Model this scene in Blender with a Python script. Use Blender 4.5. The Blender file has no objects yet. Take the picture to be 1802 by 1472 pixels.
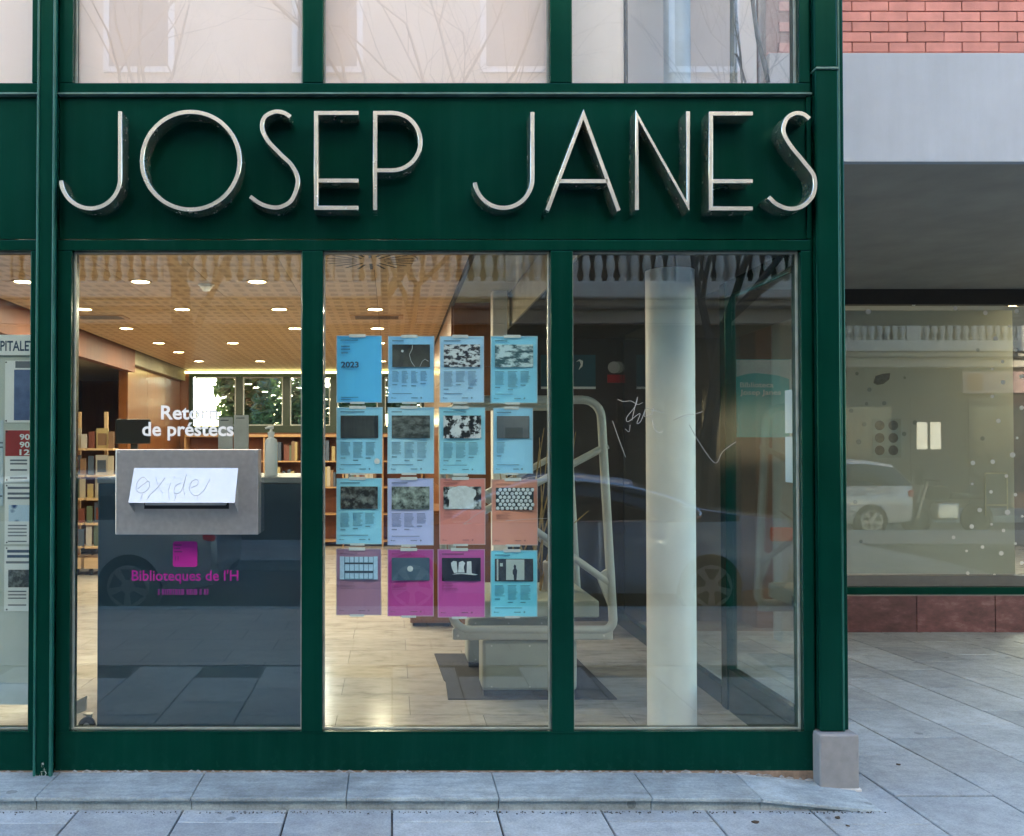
import bpy, bmesh, math, random
from mathutils import Vector, Matrix
R = math.radians
rnd = random.Random(7)
scene = bpy.context.scene
COL = scene.collection

# ------------------------------------------------------------------ camera, sky, sun, exposure
EYE = Vector((0.0, -4.3, 1.51)); F = 1677.0; CX, CY = 690.0, 761.0; PITCH = R(1.0)
cam_d = bpy.data.cameras.new('camera'); cam = bpy.data.objects.new('camera', cam_d); COL.objects.link(cam)
cam.location = EYE; cam.rotation_euler = (R(90) + PITCH, 0, 0)
cam_d.sensor_width = 36.0; cam_d.lens = F / 1802 * 36
cam_d.shift_x = (901 - CX) / 1802; cam_d.shift_y = (CY - 736) / 1802
cam_d.clip_start = 0.05; cam_d.clip_end = 3000
scene.camera = cam
SUN_EL = R(15.0)
w = bpy.data.worlds.new('World'); scene.world = w; w.use_nodes = True
wn = w.node_tree; sky = wn.nodes.new('ShaderNodeTexSky'); sky.sky_type = 'NISHITA'; sky.sun_disc = False
sky.sun_elevation = SUN_EL; sky.sun_rotation = 0.0; sky.air_density = 1.0; sky.dust_density = 0.3; sky.ozone_density = 2.2
bg = wn.nodes['Background']; wn.links.new(sky.outputs[0], bg.inputs[0]); bg.inputs[1].default_value = 0.15
sun_d = bpy.data.lights.new('sun', 'SUN'); sun = bpy.data.objects.new('sun', sun_d); COL.objects.link(sun)
sun_d.energy = 2.5; sun_d.angle = R(0.5); sun_d.color = (1.0, 0.86, 0.66)
sun.rotation_euler = (-(R(90) - SUN_EL), 0, 0)          # light travels towards -Y and down
sun.location = (0, 60, 30)
vs = scene.view_settings
vs.view_transform = 'Standard'; vs.look = 'None'; vs.gamma = 1.0; vs.exposure = 3.3; vs.use_curve_mapping = False
scene.cycles.use_denoising = True
scene.cycles.max_bounces = 8; scene.cycles.diffuse_bounces = 3; scene.cycles.glossy_bounces = 4
scene.cycles.transparent_max_bounces = 10; scene.cycles.caustics_reflective = False; scene.cycles.caustics_refractive = False
scene.cycles.sample_clamp_indirect = 4.0; scene.cycles.use_adaptive_sampling = True; scene.cycles.adaptive_threshold = 0.02

# ------------------------------------------------------------------ helpers
def P(px, py, y=0.0):
    """photo pixel -> point on the vertical plane at depth y"""
    a = (px - CX) / F; b = (CY - py) / F
    d = Vector((a, math.cos(PITCH) - b * math.sin(PITCH), math.sin(PITCH) + b * math.cos(PITCH)))
    return EYE + d * ((y - EYE.y) / d.y)
def PX(px, y=0.0, py=790): return P(px, py, y).x
def PZ(py, y=0.0, px=690): return P(px, py, y).z

class MB:
    def __init__(s): s.v = []; s.f = []; s.m = []
    def quad(s, a, b, c, d, mi=0):
        n = len(s.v); s.v += [tuple(a), tuple(b), tuple(c), tuple(d)]; s.f.append((n, n+1, n+2, n+3)); s.m.append(mi); return s
    def box(s, x0, x1, y0, y1, z0, z1, mi=0):
        if x0 > x1: x0, x1 = x1, x0
        if y0 > y1: y0, y1 = y1, y0
        if z0 > z1: z0, z1 = z1, z0
        n = len(s.v)
        s.v += [(x0,y0,z0),(x1,y0,z0),(x1,y1,z0),(x0,y1,z0),(x0,y0,z1),(x1,y0,z1),(x1,y1,z1),(x0,y1,z1)]
        for f in ((0,3,2,1),(4,5,6,7),(0,1,5,4),(1,2,6,5),(2,3,7,6),(3,0,4,7)):
            s.f.append(tuple(n+i for i in f)); s.m.append(mi)
        return s
    def prism(s, pts, y0, y1, mi=0):
        """polygon in XZ (counter-clockwise seen from -Y) extruded along Y"""
        n = len(s.v); k = len(pts)
        s.v += [(p[0], y0, p[1]) for p in pts] + [(p[0], y1, p[1]) for p in pts]
        s.f.append(tuple(n+i for i in range(k))); s.m.append(mi)
        s.f.append(tuple(n+k+i for i in reversed(range(k)))); s.m.append(mi)
        for i in range(k):
            j = (i+1) % k; s.f.append((n+j, n+i, n+k+i, n+k+j)); s.m.append(mi)
        return s
    def tube(s, path, r, n=8, closed=False, mi=0, cap=True):
        path = [Vector(p) for p in path]; L = len(path)
        rs = r if isinstance(r, (list, tuple)) else [r]*L
        base = len(s.v); up = None
        for i, p in enumerate(path):
            a = path[(i-1) % L] if (closed or i > 0) else p
            b = path[(i+1) % L] if (closed or i < L-1) else p
            t = (b-a).normalized()
            if up is None:
                up = t.orthogonal().normalized()
            up = (up - t*up.dot(t))
            up = up.normalized() if up.length > 1e-6 else t.orthogonal().normalized()
            sd = t.cross(up)
            for k in range(n):
                an = 2*math.pi*k/n; s.v.append(tuple(p + (up*math.cos(an) + sd*math.sin(an))*rs[i]))
        for i in range(L if closed else L-1):
            j = (i+1) % L
            for k in range(n):
                l = (k+1) % n
                s.f.append((base+i*n+k, base+i*n+l, base+j*n+l, base+j*n+k)); s.m.append(mi)
        if cap and not closed:
            s.f.append(tuple(base+k for k in reversed(range(n)))); s.m.append(mi)
            s.f.append(tuple(base+(L-1)*n+k for k in range(n))); s.m.append(mi)
        return s
    def lathe(s, prof, c=(0,0,0), n=20, axis='z', mi=0):
        base = len(s.v); L = len(prof); c = Vector(c)
        for (r, h) in prof:
            for k in range(n):
                a = 2*math.pi*k/n; u, v_ = r*math.cos(a), r*math.sin(a)
                q = (u, v_, h) if axis == 'z' else ((u, h, v_) if axis == 'y' else (h, u, v_))
                s.v.append(tuple(c+Vector(q)))
        for i in range(L-1):
            for k in range(n):
                l = (k+1) % n
                q = (base+i*n+k, base+i*n+l, base+(i+1)*n+l, base+(i+1)*n+k)
                s.f.append(q if axis != 'y' else q[::-1]); s.m.append(mi)
        for i, rev in ((0, True), (L-1, False)):
            if prof[i][0] > 1e-5:
                q = tuple(base+i*n+k for k in range(n)); q = q[::-1] if rev else q
                s.f.append(q if axis != 'y' else q[::-1]); s.m.append(mi)
        return s
    def mesh(s, name, mats, bevel=0.0, smooth=False, seg=2):
        me = bpy.data.meshes.new(name)
        me.from_pydata(s.v, [], s.f)
        for m in (mats if isinstance(mats, (list, tuple)) else [mats]): me.materials.append(m)
        me.polygons.foreach_set('material_index', s.m)
        if bevel > 0:
            bm = bmesh.new(); bm.from_mesh(me)
            bmesh.ops.remove_doubles(bm, verts=bm.verts, dist=1e-6)
            ed = [e for e in bm.edges if len(e.link_faces) == 2 and e.calc_face_angle(0) > 0.5]
            bmesh.ops.bevel(bm, geom=ed, offset=bevel, segments=seg, profile=0.5, affect='EDGES', clamp_overlap=True)
            bm.to_mesh(me); bm.free()
        if smooth:
            me.polygons.foreach_set('use_smooth', [True]*len(me.polygons))
            try: me.set_sharp_from_angle(angle=R(38))
            except Exception: pass
        me.update()
        return me

def link(o, parent=None):
    COL.objects.link(o)
    if parent is not None:
        o.parent = parent
        if parent.type == 'EMPTY' or True:
            M = Matrix.Identity(4); q = parent
            while q is not None:
                M = M @ Matrix.Translation(-Vector(q.location)) if False else M
                q = q.parent
    return o
WORLD_LOC = {}
def wloc(o):
    return WORLD_LOC.get(o.name, Vector((0,0,0)))
def obj(name, mb, mats, parent=None, bevel=0.0, smooth=False, seg=2, kind=None, label=None, cat=None, group=None):
    """mesh given in world coordinates"""
    me = mb if isinstance(mb, bpy.types.Mesh) else mb.mesh(name, mats, bevel, smooth, seg)
    o = bpy.data.objects.new(name, me); COL.objects.link(o)
    if parent is not None:
        o.parent = parent; o.matrix_parent_inverse = Matrix.Translation(-wloc(parent))
        WORLD_LOC[o.name] = Vector((0,0,0))
    if kind: o['kind'] = kind
    return tag(o, label, cat, group)
def place(name, me, loc, parent=None, rot=(0,0,0), scale=None):
    """object with shared mesh data, placed in world coordinates"""
    o = bpy.data.objects.new(name, me); COL.objects.link(o)
    o.location = loc; o.rotation_euler = rot
    if scale: o.scale = scale
    if parent is not None:
        o.parent = parent; o.matrix_parent_inverse = Matrix.Translation(-wloc(parent))
    WORLD_LOC[o.name] = Vector(loc)
    return o
def tag(o, label=None, cat=None, group=None):
    if label: o['label'] = label
    if cat: o['category'] = cat
    if group: o['group'] = group
    return o
def empty(name, loc, label=None, cat=None, group=None, kind=None):
    o = bpy.data.objects.new(name, None); COL.objects.link(o); o.location = loc
    WORLD_LOC[o.name] = Vector(loc); o.empty_display_size = 0.1
    if kind: o['kind'] = kind
    return tag(o, label, cat, group)
def text_mesh(txt, size, mat, name='lettering', align='LEFT', bold=0.0, depth=0.0006, rot=(R(90),0,0), loc=(0,0,0), sx=1.0, spacing=1.0):
    cu = bpy.data.curves.new(name, 'FONT'); cu.body = txt; cu.size = size; cu.align_x = align
    cu.offset = bold; cu.extrude = depth; cu.resolution_u = 3; cu.space_character = spacing
    t = bpy.data.objects.new(name, cu); COL.objects.link(t)
    bpy.context.view_layer.update()
    me = bpy.data.meshes.new_from_object(t.evaluated_get(bpy.context.evaluated_depsgraph_get()))
    bpy.data.objects.remove(t); bpy.data.curves.remove(cu)
    M = Matrix.Translation(loc) @ Matrix.LocRotScale(None, __import__('mathutils').Euler(rot), None) @ Matrix.Diagonal((sx, 1, 1, 1))
    me.transform(M); me.materials.clear(); me.materials.append(mat); me.name = name
    return me
def catmull(pts, n=8):
    out = []; p = [Vector(a) for a in pts]; p = [p[0]*2-p[1]] + p + [p[-1]*2-p[-2]]
    for i in range(1, len(p)-2):
        for k in range(n):
            t = k/n; a, b, c, d = p[i-1], p[i], p[i+1], p[i+2]
            out.append(0.5*((2*b) + (c-a)*t + (2*a-5*b+4*c-d)*t*t + (3*b-a-3*c+d)*t**3))
    out.append(p[-2]); return out

# ------------------------------------------------------------------ materials
def new_mat(name):
    m = bpy.data.materials.new(name); m.use_nodes = True
    return m, m.node_tree, m.node_tree.nodes['Principled BSDF']
def N(nt, t, **kw):
    n = nt.nodes.new(t)
    for k, v in kw.items(): setattr(n, k, v)
    return n
def mth(nt, op, a, b=None, c=None, clamp=False):
    n = nt.nodes.new('ShaderNodeMath'); n.operation = op; n.use_clamp = clamp
    for i, x in enumerate((a, b, c)):
        if x is None: continue
        if isinstance(x, (int, float)): n.inputs[i].default_value = x
        else: nt.links.new(x, n.inputs[i])
    return n.outputs[0]
def pos(nt, scale=(1,1,1), objc=False):
    if objc:
        src = N(nt, 'ShaderNodeTexCoord').outputs['Object']
    else:
        src = N(nt, 'ShaderNodeNewGeometry').outputs['Position']
    mp = N(nt, 'ShaderNodeMapping'); mp.inputs['Scale'].default_value = scale
    nt.links.new(src, mp.inputs['Vector']); return mp.outputs['Vector']
def noise(nt, vec, scale, detail=4, rough=0.55):
    n = N(nt, 'ShaderNodeTexNoise'); n.inputs['Scale'].default_value = scale; n.inputs['Detail'].default_value = detail
    n.inputs['Roughness'].default_value = rough; nt.links.new(vec, n.inputs['Vector']); return n.outputs['Fac']
def ramp(nt, fac, stops):
    r = N(nt, 'ShaderNodeValToRGB'); el = r.color_ramp.elements
    while len(el) < len(stops): el.new(0.5)
    for e, (p_, c) in zip(el, stops):
        e.position = p_; e.color = (*c, 1) if len(c) == 3 else c
    nt.links.new(fac, r.inputs['Fac']); return r.outputs['Color']
def mixc(nt, fac, a, b, mode='MIX'):
    m = N(nt, 'ShaderNodeMix', data_type='RGBA', blend_type=mode)
    for s_, x in ((m.inputs[0], fac), (m.inputs[6], a), (m.inputs[7], b)):
        if isinstance(x, (int, float)): s_.default_value = x
        elif isinstance(x, tuple): s_.default_value = (*x, 1) if len(x) == 3 else x
        else: nt.links.new(x, s_)
    return m.outputs[2]
def bump(nt, bs, h, strength=0.2, dist=0.01):
    b = N(nt, 'ShaderNodeBump'); b.inputs['Strength'].default_value = strength; b.inputs['Distance'].default_value = dist
    nt.links.new(h, b.inputs['Height']); nt.links.new(b.outputs[0], bs.inputs['Normal'])
def plain(name, col, rough=0.5, metal=0.0, var=0.12, scale=6.0, coat=0.0, bmp=0.0, bscale=80, spec=0.5, rvar=0.0, objrand=0.0):
    m, nt, bs = new_mat(name)
    v = pos(nt); f = noise(nt, v, scale, 5)
    lo = tuple(c*(1-var) for c in col); hi = tuple(min(1, c*(1+var)) for c in col)
    c = ramp(nt, f, [(0.3, lo), (0.7, hi)])
    if objrand:
        oi = N(nt, 'ShaderNodeObjectInfo'); k = mth(nt, 'MULTIPLY_ADD', oi.outputs['Random'], 2*objrand, 1-objrand)
        vm = N(nt, 'ShaderNodeVectorMath', operation='SCALE'); nt.links.new(c, vm.inputs[0]); nt.links.new(k, vm.inputs['Scale']); c = vm.outputs[0]
    nt.links.new(c, bs.inputs['Base Color'])
    bs.inputs['Roughness'].default_value = rough; bs.inputs['Metallic'].default_value = metal
    bs.inputs['Specular IOR Level'].default_value = spec
    if coat: bs.inputs['Coat Weight'].default_value = coat; bs.inputs['Coat Roughness'].default_value = 0.08
    if rvar:
        nt.links.new(mth(nt, 'MULTIPLY_ADD', noise(nt, v, scale*2.3, 4), rvar, rough-rvar*0.5, clamp=True), bs.inputs['Roughness'])
    if bmp: bump(nt, bs, noise(nt, v, bscale, 4), bmp, 0.004)
    return m
def emit(name, col, strength):
    m, nt, bs = new_mat(name)
    bs.inputs['Base Color'].default_value = (0.8, 0.8, 0.8, 1)
    bs.inputs['Emission Color'].default_value = (*col, 1); bs.inputs['Emission Strength'].default_value = strength
    return m
def glass(name, r0=0.06, tint=(0.93, 0.97, 0.95), wav=0.0, rough=0.0):
    m = bpy.data.materials.new(name); m.use_nodes = True; nt = m.node_tree
    nt.nodes.remove(nt.nodes['Principled BSDF']); out = nt.nodes['Material Output']
    lw = N(nt, 'ShaderNodeLayerWeight'); lw.inputs['Blend'].default_value = 0.5
    f5 = mth(nt, 'POWER', lw.outputs['Facing'], 5.0); fac = mth(nt, 'MULTIPLY_ADD', f5, 1-r0, r0)
    tr = N(nt, 'ShaderNodeBsdfTransparent'); tr.inputs[0].default_value = (*tint, 1)
    gl = N(nt, 'ShaderNodeBsdfGlossy'); gl.inputs['Roughness'].default_value = rough
    gl.inputs['Color'].default_value = (1, 1, 1, 1)
    if wav:
        b = N(nt, 'ShaderNodeBump'); b.inputs['Strength'].default_value = wav; b.inputs['Distance'].default_value = 0.02
        nt.links.new(noise(nt, pos(nt), 1.3, 2), b.inputs['Height']); nt.links.new(b.outputs[0], gl.inputs['Normal'])
    mx = N(nt, 'ShaderNodeMixShader'); nt.links.new(fac, mx.inputs[0]); nt.links.new(tr.outputs[0], mx.inputs[1]); nt.links.new(gl.outputs[0], mx.inputs[2])
    nt.links.new(mx.outputs[0], out.inputs['Surface']); return m
def wood(name, a, b, rough=0.35, axis='z', scale=1.0, coat=0.3):
    m, nt, bs = new_mat(name)
    sc = {'z': (14, 14, 0.9), 'x': (0.9, 14, 14), 'y': (14, 0.9, 14)}[axis]
    v = pos(nt, tuple(s*scale for s in sc)); f = noise(nt, v, 1.6, 8, 0.65)
    f2 = noise(nt, pos(nt), 0.8, 2)
    c = ramp(nt, mth(nt, 'MULTIPLY_ADD', f2, 0.5, mth(nt, 'MULTIPLY', f, 0.7)), [(0.35, a), (0.75, b)])
    oi = N(nt, 'ShaderNodeObjectInfo'); k = mth(nt, 'MULTIPLY_ADD', oi.outputs['Random'], 0.16, 0.92)
    vm = N(nt, 'ShaderNodeVectorMath', operation='SCALE'); nt.links.new(c, vm.inputs[0]); nt.links.new(k, vm.inputs['Scale'])
    nt.links.new(vm.outputs[0], bs.inputs['Base Color']); bs.inputs['Roughness'].default_value = rough
    bs.inputs['Coat Weight'].default_value = coat; bs.inputs['Coat Roughness'].default_value = 0.15
    bump(nt, bs, f, 0.05, 0.002); return m

def green_paint():
    m, nt, bs = new_mat('green_enamel')
    v = pos(nt)
    c = ramp(nt, noise(nt, v, 2.2, 6), [(0.3, (0.0002, 0.019, 0.0115)), (0.7, (0.0003, 0.028, 0.0175))])
    # dusty scuffs close to the ground and a few scratches
    sep = N(nt, 'ShaderNodeSeparateXYZ'); nt.links.new(v, sep.inputs[0])
    low = mth(nt, 'SUBTRACT', 1.0, mth(nt, 'DIVIDE', sep.outputs[2], 0.32), clamp=True)
    low = mth(nt, 'MULTIPLY', mth(nt, 'POWER', low, 2.5), mth(nt, 'GREATER_THAN', noise(nt, pos(nt, (1, 1, 1)), 24, 6, 0.7), 0.56))
    sc = mth(nt, 'GREATER_THAN', noise(nt, pos(nt, (9, 9, 55)), 1.0, 5, 0.7), 0.735)
    d = mth(nt, 'MAXIMUM', mth(nt, 'MULTIPLY', low, 0.12), mth(nt, 'MULTIPLY', sc, 0.05))
    st = mth(nt, 'MULTIPLY', mth(nt, 'POWER', noise(nt, pos(nt, (16, 16, 0.7)), 1.0, 6, 0.7), 3.0), 0.14)
    d = mth(nt, 'MAXIMUM', d, st)
    c = mixc(nt, d, c, (0.06, 0.16, 0.17))
    # flaking white corrosion at the foot of the tall mullion
    near = mth(nt, 'SUBTRACT', 1.0, mth(nt, 'DIVIDE', mth(nt, 'ABSOLUTE', mth(nt, 'SUBTRACT', sep.outputs[0], -1.545)), 0.11), clamp=True)
    foot = mth(nt, 'SUBTRACT', 1.0, mth(nt, 'DIVIDE', sep.outputs[2], 0.15), clamp=True)
    fl = mth(nt, 'GREATER_THAN', mth(nt, 'ADD', noise(nt, pos(nt, (1, 1, 0.5)), 60, 5, 0.7), mth(nt, 'MULTIPLY', mth(nt, 'MULTIPLY', near, foot), 0.45)), 0.74)
    c = mixc(nt, mth(nt, 'MULTIPLY', fl, mth(nt, 'GREATER_THAN', mth(nt, 'MULTIPLY', near, foot), 0.05)), c, (0.34, 0.37, 0.35))
    nt.links.new(c, bs.inputs['Base Color'])
    nt.links.new(mth(nt, 'MULTIPLY_ADD', noise(nt, v, 9, 5), 0.10, 0.13), bs.inputs['Roughness'])
    bs.inputs['Specular IOR Level'].default_value = 0.30; bs.inputs['Specular Tint'].default_value = (0.12, 0.72, 0.56, 1)
    bump(nt, bs, noise(nt, v, 2.5, 2), 0.012, 0.01)
    return m
M_GREEN = green_paint()
M_STRIP = plain('green_strip_highlight', (0.10, 0.20, 0.175), 0.35, var=0.3, scale=12)  # pale tone paints the ledge's highlight line into its colour
M_FIN = plain('green_edge_highlight', (0.012, 0.095, 0.075), 0.3, var=0.3, scale=6)  # lighter green paints edge highlights on the fins and corner post
M_BEAD = plain('pale_gasket', (0.25, 0.28, 0.25), 0.5, var=0.25, scale=15)
M_GLASS = glass('window_glass', 0.072, wav=0.004)
M_GLASS_UP = glass('upper_glass', 0.10, (0.985, 0.985, 0.985), wav=0.006)
M_GLASS_SHOP = glass('shop_glass', 0.055, wav=0.004)
M_STEEL = plain('brushed_steel', (0.62, 0.61, 0.58), 0.34, 0.95, 0.08, 40, rvar=0.16)
M_LETTER = plain('letter_metal', (0.84, 0.80, 0.68), 0.25, 0.95, 0.14, 9, rvar=0.16)
M_HOOD = plain('pale_steel_hood', (0.50, 0.55, 0.60), 0.38, 0.35, 0.04, 20)
M_BLACK = plain('black_rubber', (0.012, 0.012, 0.013), 0.6)
M_DARK = plain('dark_void', (0.02, 0.019, 0.017), 0.8)
M_WHITE = plain('white_paint', (0.78, 0.78, 0.76), 0.5, var=0.04)
M_PAPER = plain('white_paper', (0.72, 0.74, 0.74), 0.75, var=0.03)

def granite(name, base, stain=0.25, rough=0.7, objrand=0.13):
    m, nt, bs = new_mat(name); v = pos(nt)
    sp = noise(nt, v, 95, 4, 0.8); big = noise(nt, v, 2.1, 6, 0.65); mid = noise(nt, v, 13, 5, 0.7)
    k = mth(nt, 'ADD', mth(nt, 'MULTIPLY_ADD', sp, 1.3, 0.35), mth(nt, 'MULTIPLY_ADD', mid, 0.9, -0.45))
    k = mth(nt, 'MULTIPLY', k, mth(nt, 'MULTIPLY_ADD', big, stain*2, 1-stain))
    vor = N(nt, 'ShaderNodeTexVoronoi'); vor.inputs['Scale'].default_value = 3.2; vor.inputs['Randomness'].default_value = 1.0; nt.links.new(v, vor.inputs['Vector'])
    gum = mth(nt, 'LESS_THAN', mth(nt, 'ADD', vor.outputs['Distance'], mth(nt, 'MULTIPLY', mid, 0.08)), 0.115)
    k = mth(nt, 'MULTIPLY', k, mth(nt, 'MULTIPLY_ADD', gum, -0.38, 1.0))
    oi = N(nt, 'ShaderNodeObjectInfo'); k = mth(nt, 'MULTIPLY', k, mth(nt, 'MULTIPLY_ADD', oi.outputs['Random'], 2*objrand, 1-objrand))
    vm = N(nt, 'ShaderNodeVectorMath', operation='SCALE'); vm.inputs[0].default_value = base; nt.links.new(k, vm.inputs['Scale'])
    nt.links.new(vm.outputs[0], bs.inputs['Base Color']); bs.inputs['Roughness'].default_value = rough
    bump(nt, bs, mth(nt, 'ADD', sp, mid), 0.5, 0.004); return m
M_PAVER = granite('granite_paver', (0.30, 0.348, 0.38), 0.5)
M_PLINTH = granite('plinth_stone', (0.26, 0.315, 0.34), 0.6, 0.6, 0.12)
def streaky(m, amt, sc=(3, 22, 30)):
    nt = m.node_tree; bs = nt.nodes['Principled BSDF']; src = bs.inputs['Base Color'].links[0].from_socket
    f = noise(nt, pos(nt, sc), 1.2, 8, 0.72); g2 = noise(nt, pos(nt, (2.2, 2.2, 2.2)), 2.4, 6, 0.7)
    k = mth(nt, 'MULTIPLY', mth(nt, 'MULTIPLY_ADD', f, 2*amt, 1-amt), mth(nt, 'MULTIPLY_ADD', g2, 1.6*amt, 1-0.8*amt))
    vm = N(nt, 'ShaderNodeVectorMath', operation='SCALE'); nt.links.new(src, vm.inputs[0]); nt.links.new(k, vm.inputs['Scale']); nt.links.new(vm.outputs[0], bs.inputs['Base Color'])
streaky(M_PLINTH, 0.6)
M_JOINT = plain('sand_joint', (0.06, 0.06, 0.06), 0.95, var=0.3, scale=30)
M_ASPHALT = plain('asphalt', (0.05, 0.05, 0.052), 0.9, var=0.25, scale=30, bmp=0.4, bscale=120)

def marble_tile():
    m, nt, bs = new_mat('veined_floor_tile'); v = pos(nt, (1.5, 4, 4))
    wv = noise(nt, v, 2.6, 9, 0.7); c = ramp(nt, wv, [(0.3, (0.24, 0.22, 0.195)), (0.47, (0.44, 0.41, 0.375)), (0.7, (0.54, 0.515, 0.48))])
    oi = N(nt, 'ShaderNodeObjectInfo'); k = mth(nt, 'MULTIPLY_ADD', oi.outputs['Random'], 0.16, 0.92)
    vm = N(nt, 'ShaderNodeVectorMath', operation='SCALE'); nt.links.new(c, vm.inputs[0]); nt.links.new(k, vm.inputs['Scale'])
    nt.links.new(vm.outputs[0], bs.inputs['Base Color'])
    nt.links.new(mth(nt, 'MULTIPLY_ADD', wv, 0.16, 0.08), bs.inputs['Roughness']); return m
M_TILE = marble_tile()
M_WOODWALL = wood('orange_wood_veneer', (0.13, 0.040, 0.010), (0.22, 0.082, 0.022), 0.28, 'z')
M_WOODDARK = wood('red_wood', (0.10, 0.024, 0.009), (0.18, 0.055, 0.018), 0.6, 'z', coat=0.0)
M_WOODSHELF = wood('shelf_wood', (0.34, 0.18, 0.07), (0.5, 0.29, 0.13), 0.4, 'x')
def ceil_mat():
    m, nt, bs = new_mat('perforated_wood_ceiling'); v = pos(nt)
    sep = N(nt, 'ShaderNodeSeparateXYZ'); nt.links.new(v, sep.inputs[0])
    def band(x, period, lo, hi):
        f = mth(nt, 'FRACT', mth(nt, 'DIVIDE', x, period))
        return mth(nt, 'MULTIPLY', mth(nt, 'GREATER_THAN', f, lo), mth(nt, 'LESS_THAN', f, hi))
    a = band(sep.outputs[0], 0.1, 0.2, 0.8); b = band(sep.outputs[1], 0.2, 0.22, 0.78)
    s = band(sep.outputs[1], 0.028, 0.25, 0.75)
    big = band(sep.outputs[0], 0.6, 0.06, 0.94)
    mk = mth(nt, 'MULTIPLY', mth(nt, 'MULTIPLY', a, b), mth(nt, 'MULTIPLY', mth(nt, 'MULTIPLY_ADD', s, 0.5, 0.5), big))
    g = noise(nt, pos(nt, (1.5, 18, 1)), 2, 6)
    c = ramp(nt, g, [(0.3, (0.46, 0.31, 0.16)), (0.7, (0.58, 0.41, 0.23))])
    c = mixc(nt, mth(nt, 'MULTIPLY', mk, mth(nt, 'MULTIPLY_ADD', noise(nt, pos(nt), 1.7, 3), 0.7, 0.18)), c, (0.10, 0.045, 0.015))
    nt.links.new(c, bs.inputs['Base Color']); bs.inputs['Roughness'].default_value = 0.4; return m
M_CEIL = ceil_mat()
M_DESK = plain('blue_grey_laminate', (0.028, 0.064, 0.095), 0.4, var=0.08, scale=3, bmp=0.15, bscale=300)
M_OLIVE = plain('olive_plaster', (0.26, 0.24, 0.16), 0.7)
M_LOBBY = plain('lobby_wall_paint', (0.032, 0.028, 0.025), 0.6)
M_COLUMN = plain('column_paint', (0.79, 0.80, 0.79), 0.45, var=0.06, scale=5)
M_MACHINE = plain('grey_enamel_tube', (0.42, 0.43, 0.39), 0.38, var=0.06, scale=8)
M_MACHBOX = plain('grey_enamel_box', (0.33, 0.36, 0.32), 0.5, var=0.05, scale=8)
M_MAT = plain('black_mat', (0.022, 0.021, 0.022), 0.9, var=0.3, scale=60, bmp=0.5, bscale=250)
M_LAMP = emit('warm_lamp', (1.0, 0.80, 0.50), 3.0)
M_COVE = emit('warm_cove', (1.0, 0.78, 0.30), 1.0)

# ------------------------------------------------------------------ ground, road, pavement
def gz(x, y):
    """pavement height: level street side, falling gently into the plaza"""
    return -0.03*max(0.0, y)
g = MB(); g.quad((-600,-600,-0.17),(600,-600,-0.17),(600,600,-0.17),(-600,600,-0.17))
obj('ground', g, M_ASPHALT, kind='structure')
pv = MB()
xs = [-14, 2.0, 16]
ys = [-4.62, 0.0, 4.45]
pv.quad((-14,-4.62,-0.014),(16,-4.62,-0.014),(16,0,-0.014),(-14,0,-0.014))
pv.quad((1.98,0,-0.014),(16,0,-0.014),(16,4.5,-0.014-0.135),(1.98,4.5,-0.014-0.135))
pavement = obj('pavement', pv, M_JOINT, kind='structure')
PW, PL, GAP = 0.437, 0.6, 0.008
pm = MB().box(-PW/2+GAP/2, PW/2-GAP/2, -PL/2+GAP/2, PL/2-GAP/2, -0.04, 0.0).mesh('paver', M_PAVER, 0.003, seg=1)
X0 = PX(136.5, -0.3, 1423) - PW*3
ncol = 26; count = 0
for i in range(ncol):
    xc = X0 + PW*(i+0.5)
    if xc > 7.6: break
    off = (i % 2)*PL*0.5 + rnd.uniform(-0.02, 0.02)
    j = 0; y = -1.62 + off - PL
    while y < 4.6:
        yc = y + PL/2; y += PL
        if xc < 1.86 and yc > -0.02: continue
        if xc < -2.6 and yc < -1.3: continue
        if yc > 4.5: continue
        if xc > 2.1 and xc - 2.2 > 5.2: continue
        k = 0.03 if yc > 0 else 0.0
        place('paver', pm, (xc, yc, gz(xc, yc) + rnd.uniform(-0.0012, 0.0012)), pavement, (-math.atan(k) + rnd.uniform(-.001, .001), rnd.uniform(-.0012, .0012), 0)); count += 1
# far pavements: joints kept in the material
def paved(name):
    m, nt, bs = new_mat(name); v = pos(nt)
    br = N(nt, 'ShaderNodeTexBrick'); br.inputs['Scale'].default_value = 1.0; br.inputs['Brick Width'].default_value = 0.6; br.inputs['Row Height'].default_value = 0.4
    br.inputs['Mortar Size'].default_value = 0.006; br.inputs['Color1'].default_value = (0.27, 0.28, 0.29, 1); br.inputs['Color2'].default_value = (0.32, 0.33, 0.34, 1); br.inputs['Mortar'].default_value = (0.09, 0.09, 0.09, 1)
    nt.links.new(v, br.inputs['Vector'])
    nt.links.new(mixc(nt, 0.25, br.outputs['Color'], ramp(nt, noise(nt, v, 3, 6), [(0.3, (0.12, 0.12, 0.12)), (0.7, (0.45, 0.45, 0.45))])), bs.inputs['Base Color'])
    bs.inputs['Roughness'].default_value = 0.75; return m
M_PAVED = paved('far_paving')
obj('pavement_near_kerb', MB().box(-14, 16, -4.6, -2.3, -0.13, -0.006), M_PAVED, kind='structure')
obj('kerb', MB().box(-14, 16, -4.78, -4.6, -0.17, 0.0), M_PLINTH, bevel=0.015, kind='structure')
obj('pavement_across_street', MB().box(-16, 24, -11.7, -8.9, -0.17, -0.02), M_PAVED, kind='structure')
obj('kerb_across_street', MB().box(-16, 24, -8.9, -8.74, -0.17, -0.015), M_PLINTH, bevel=0.015, kind='structure')

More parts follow.
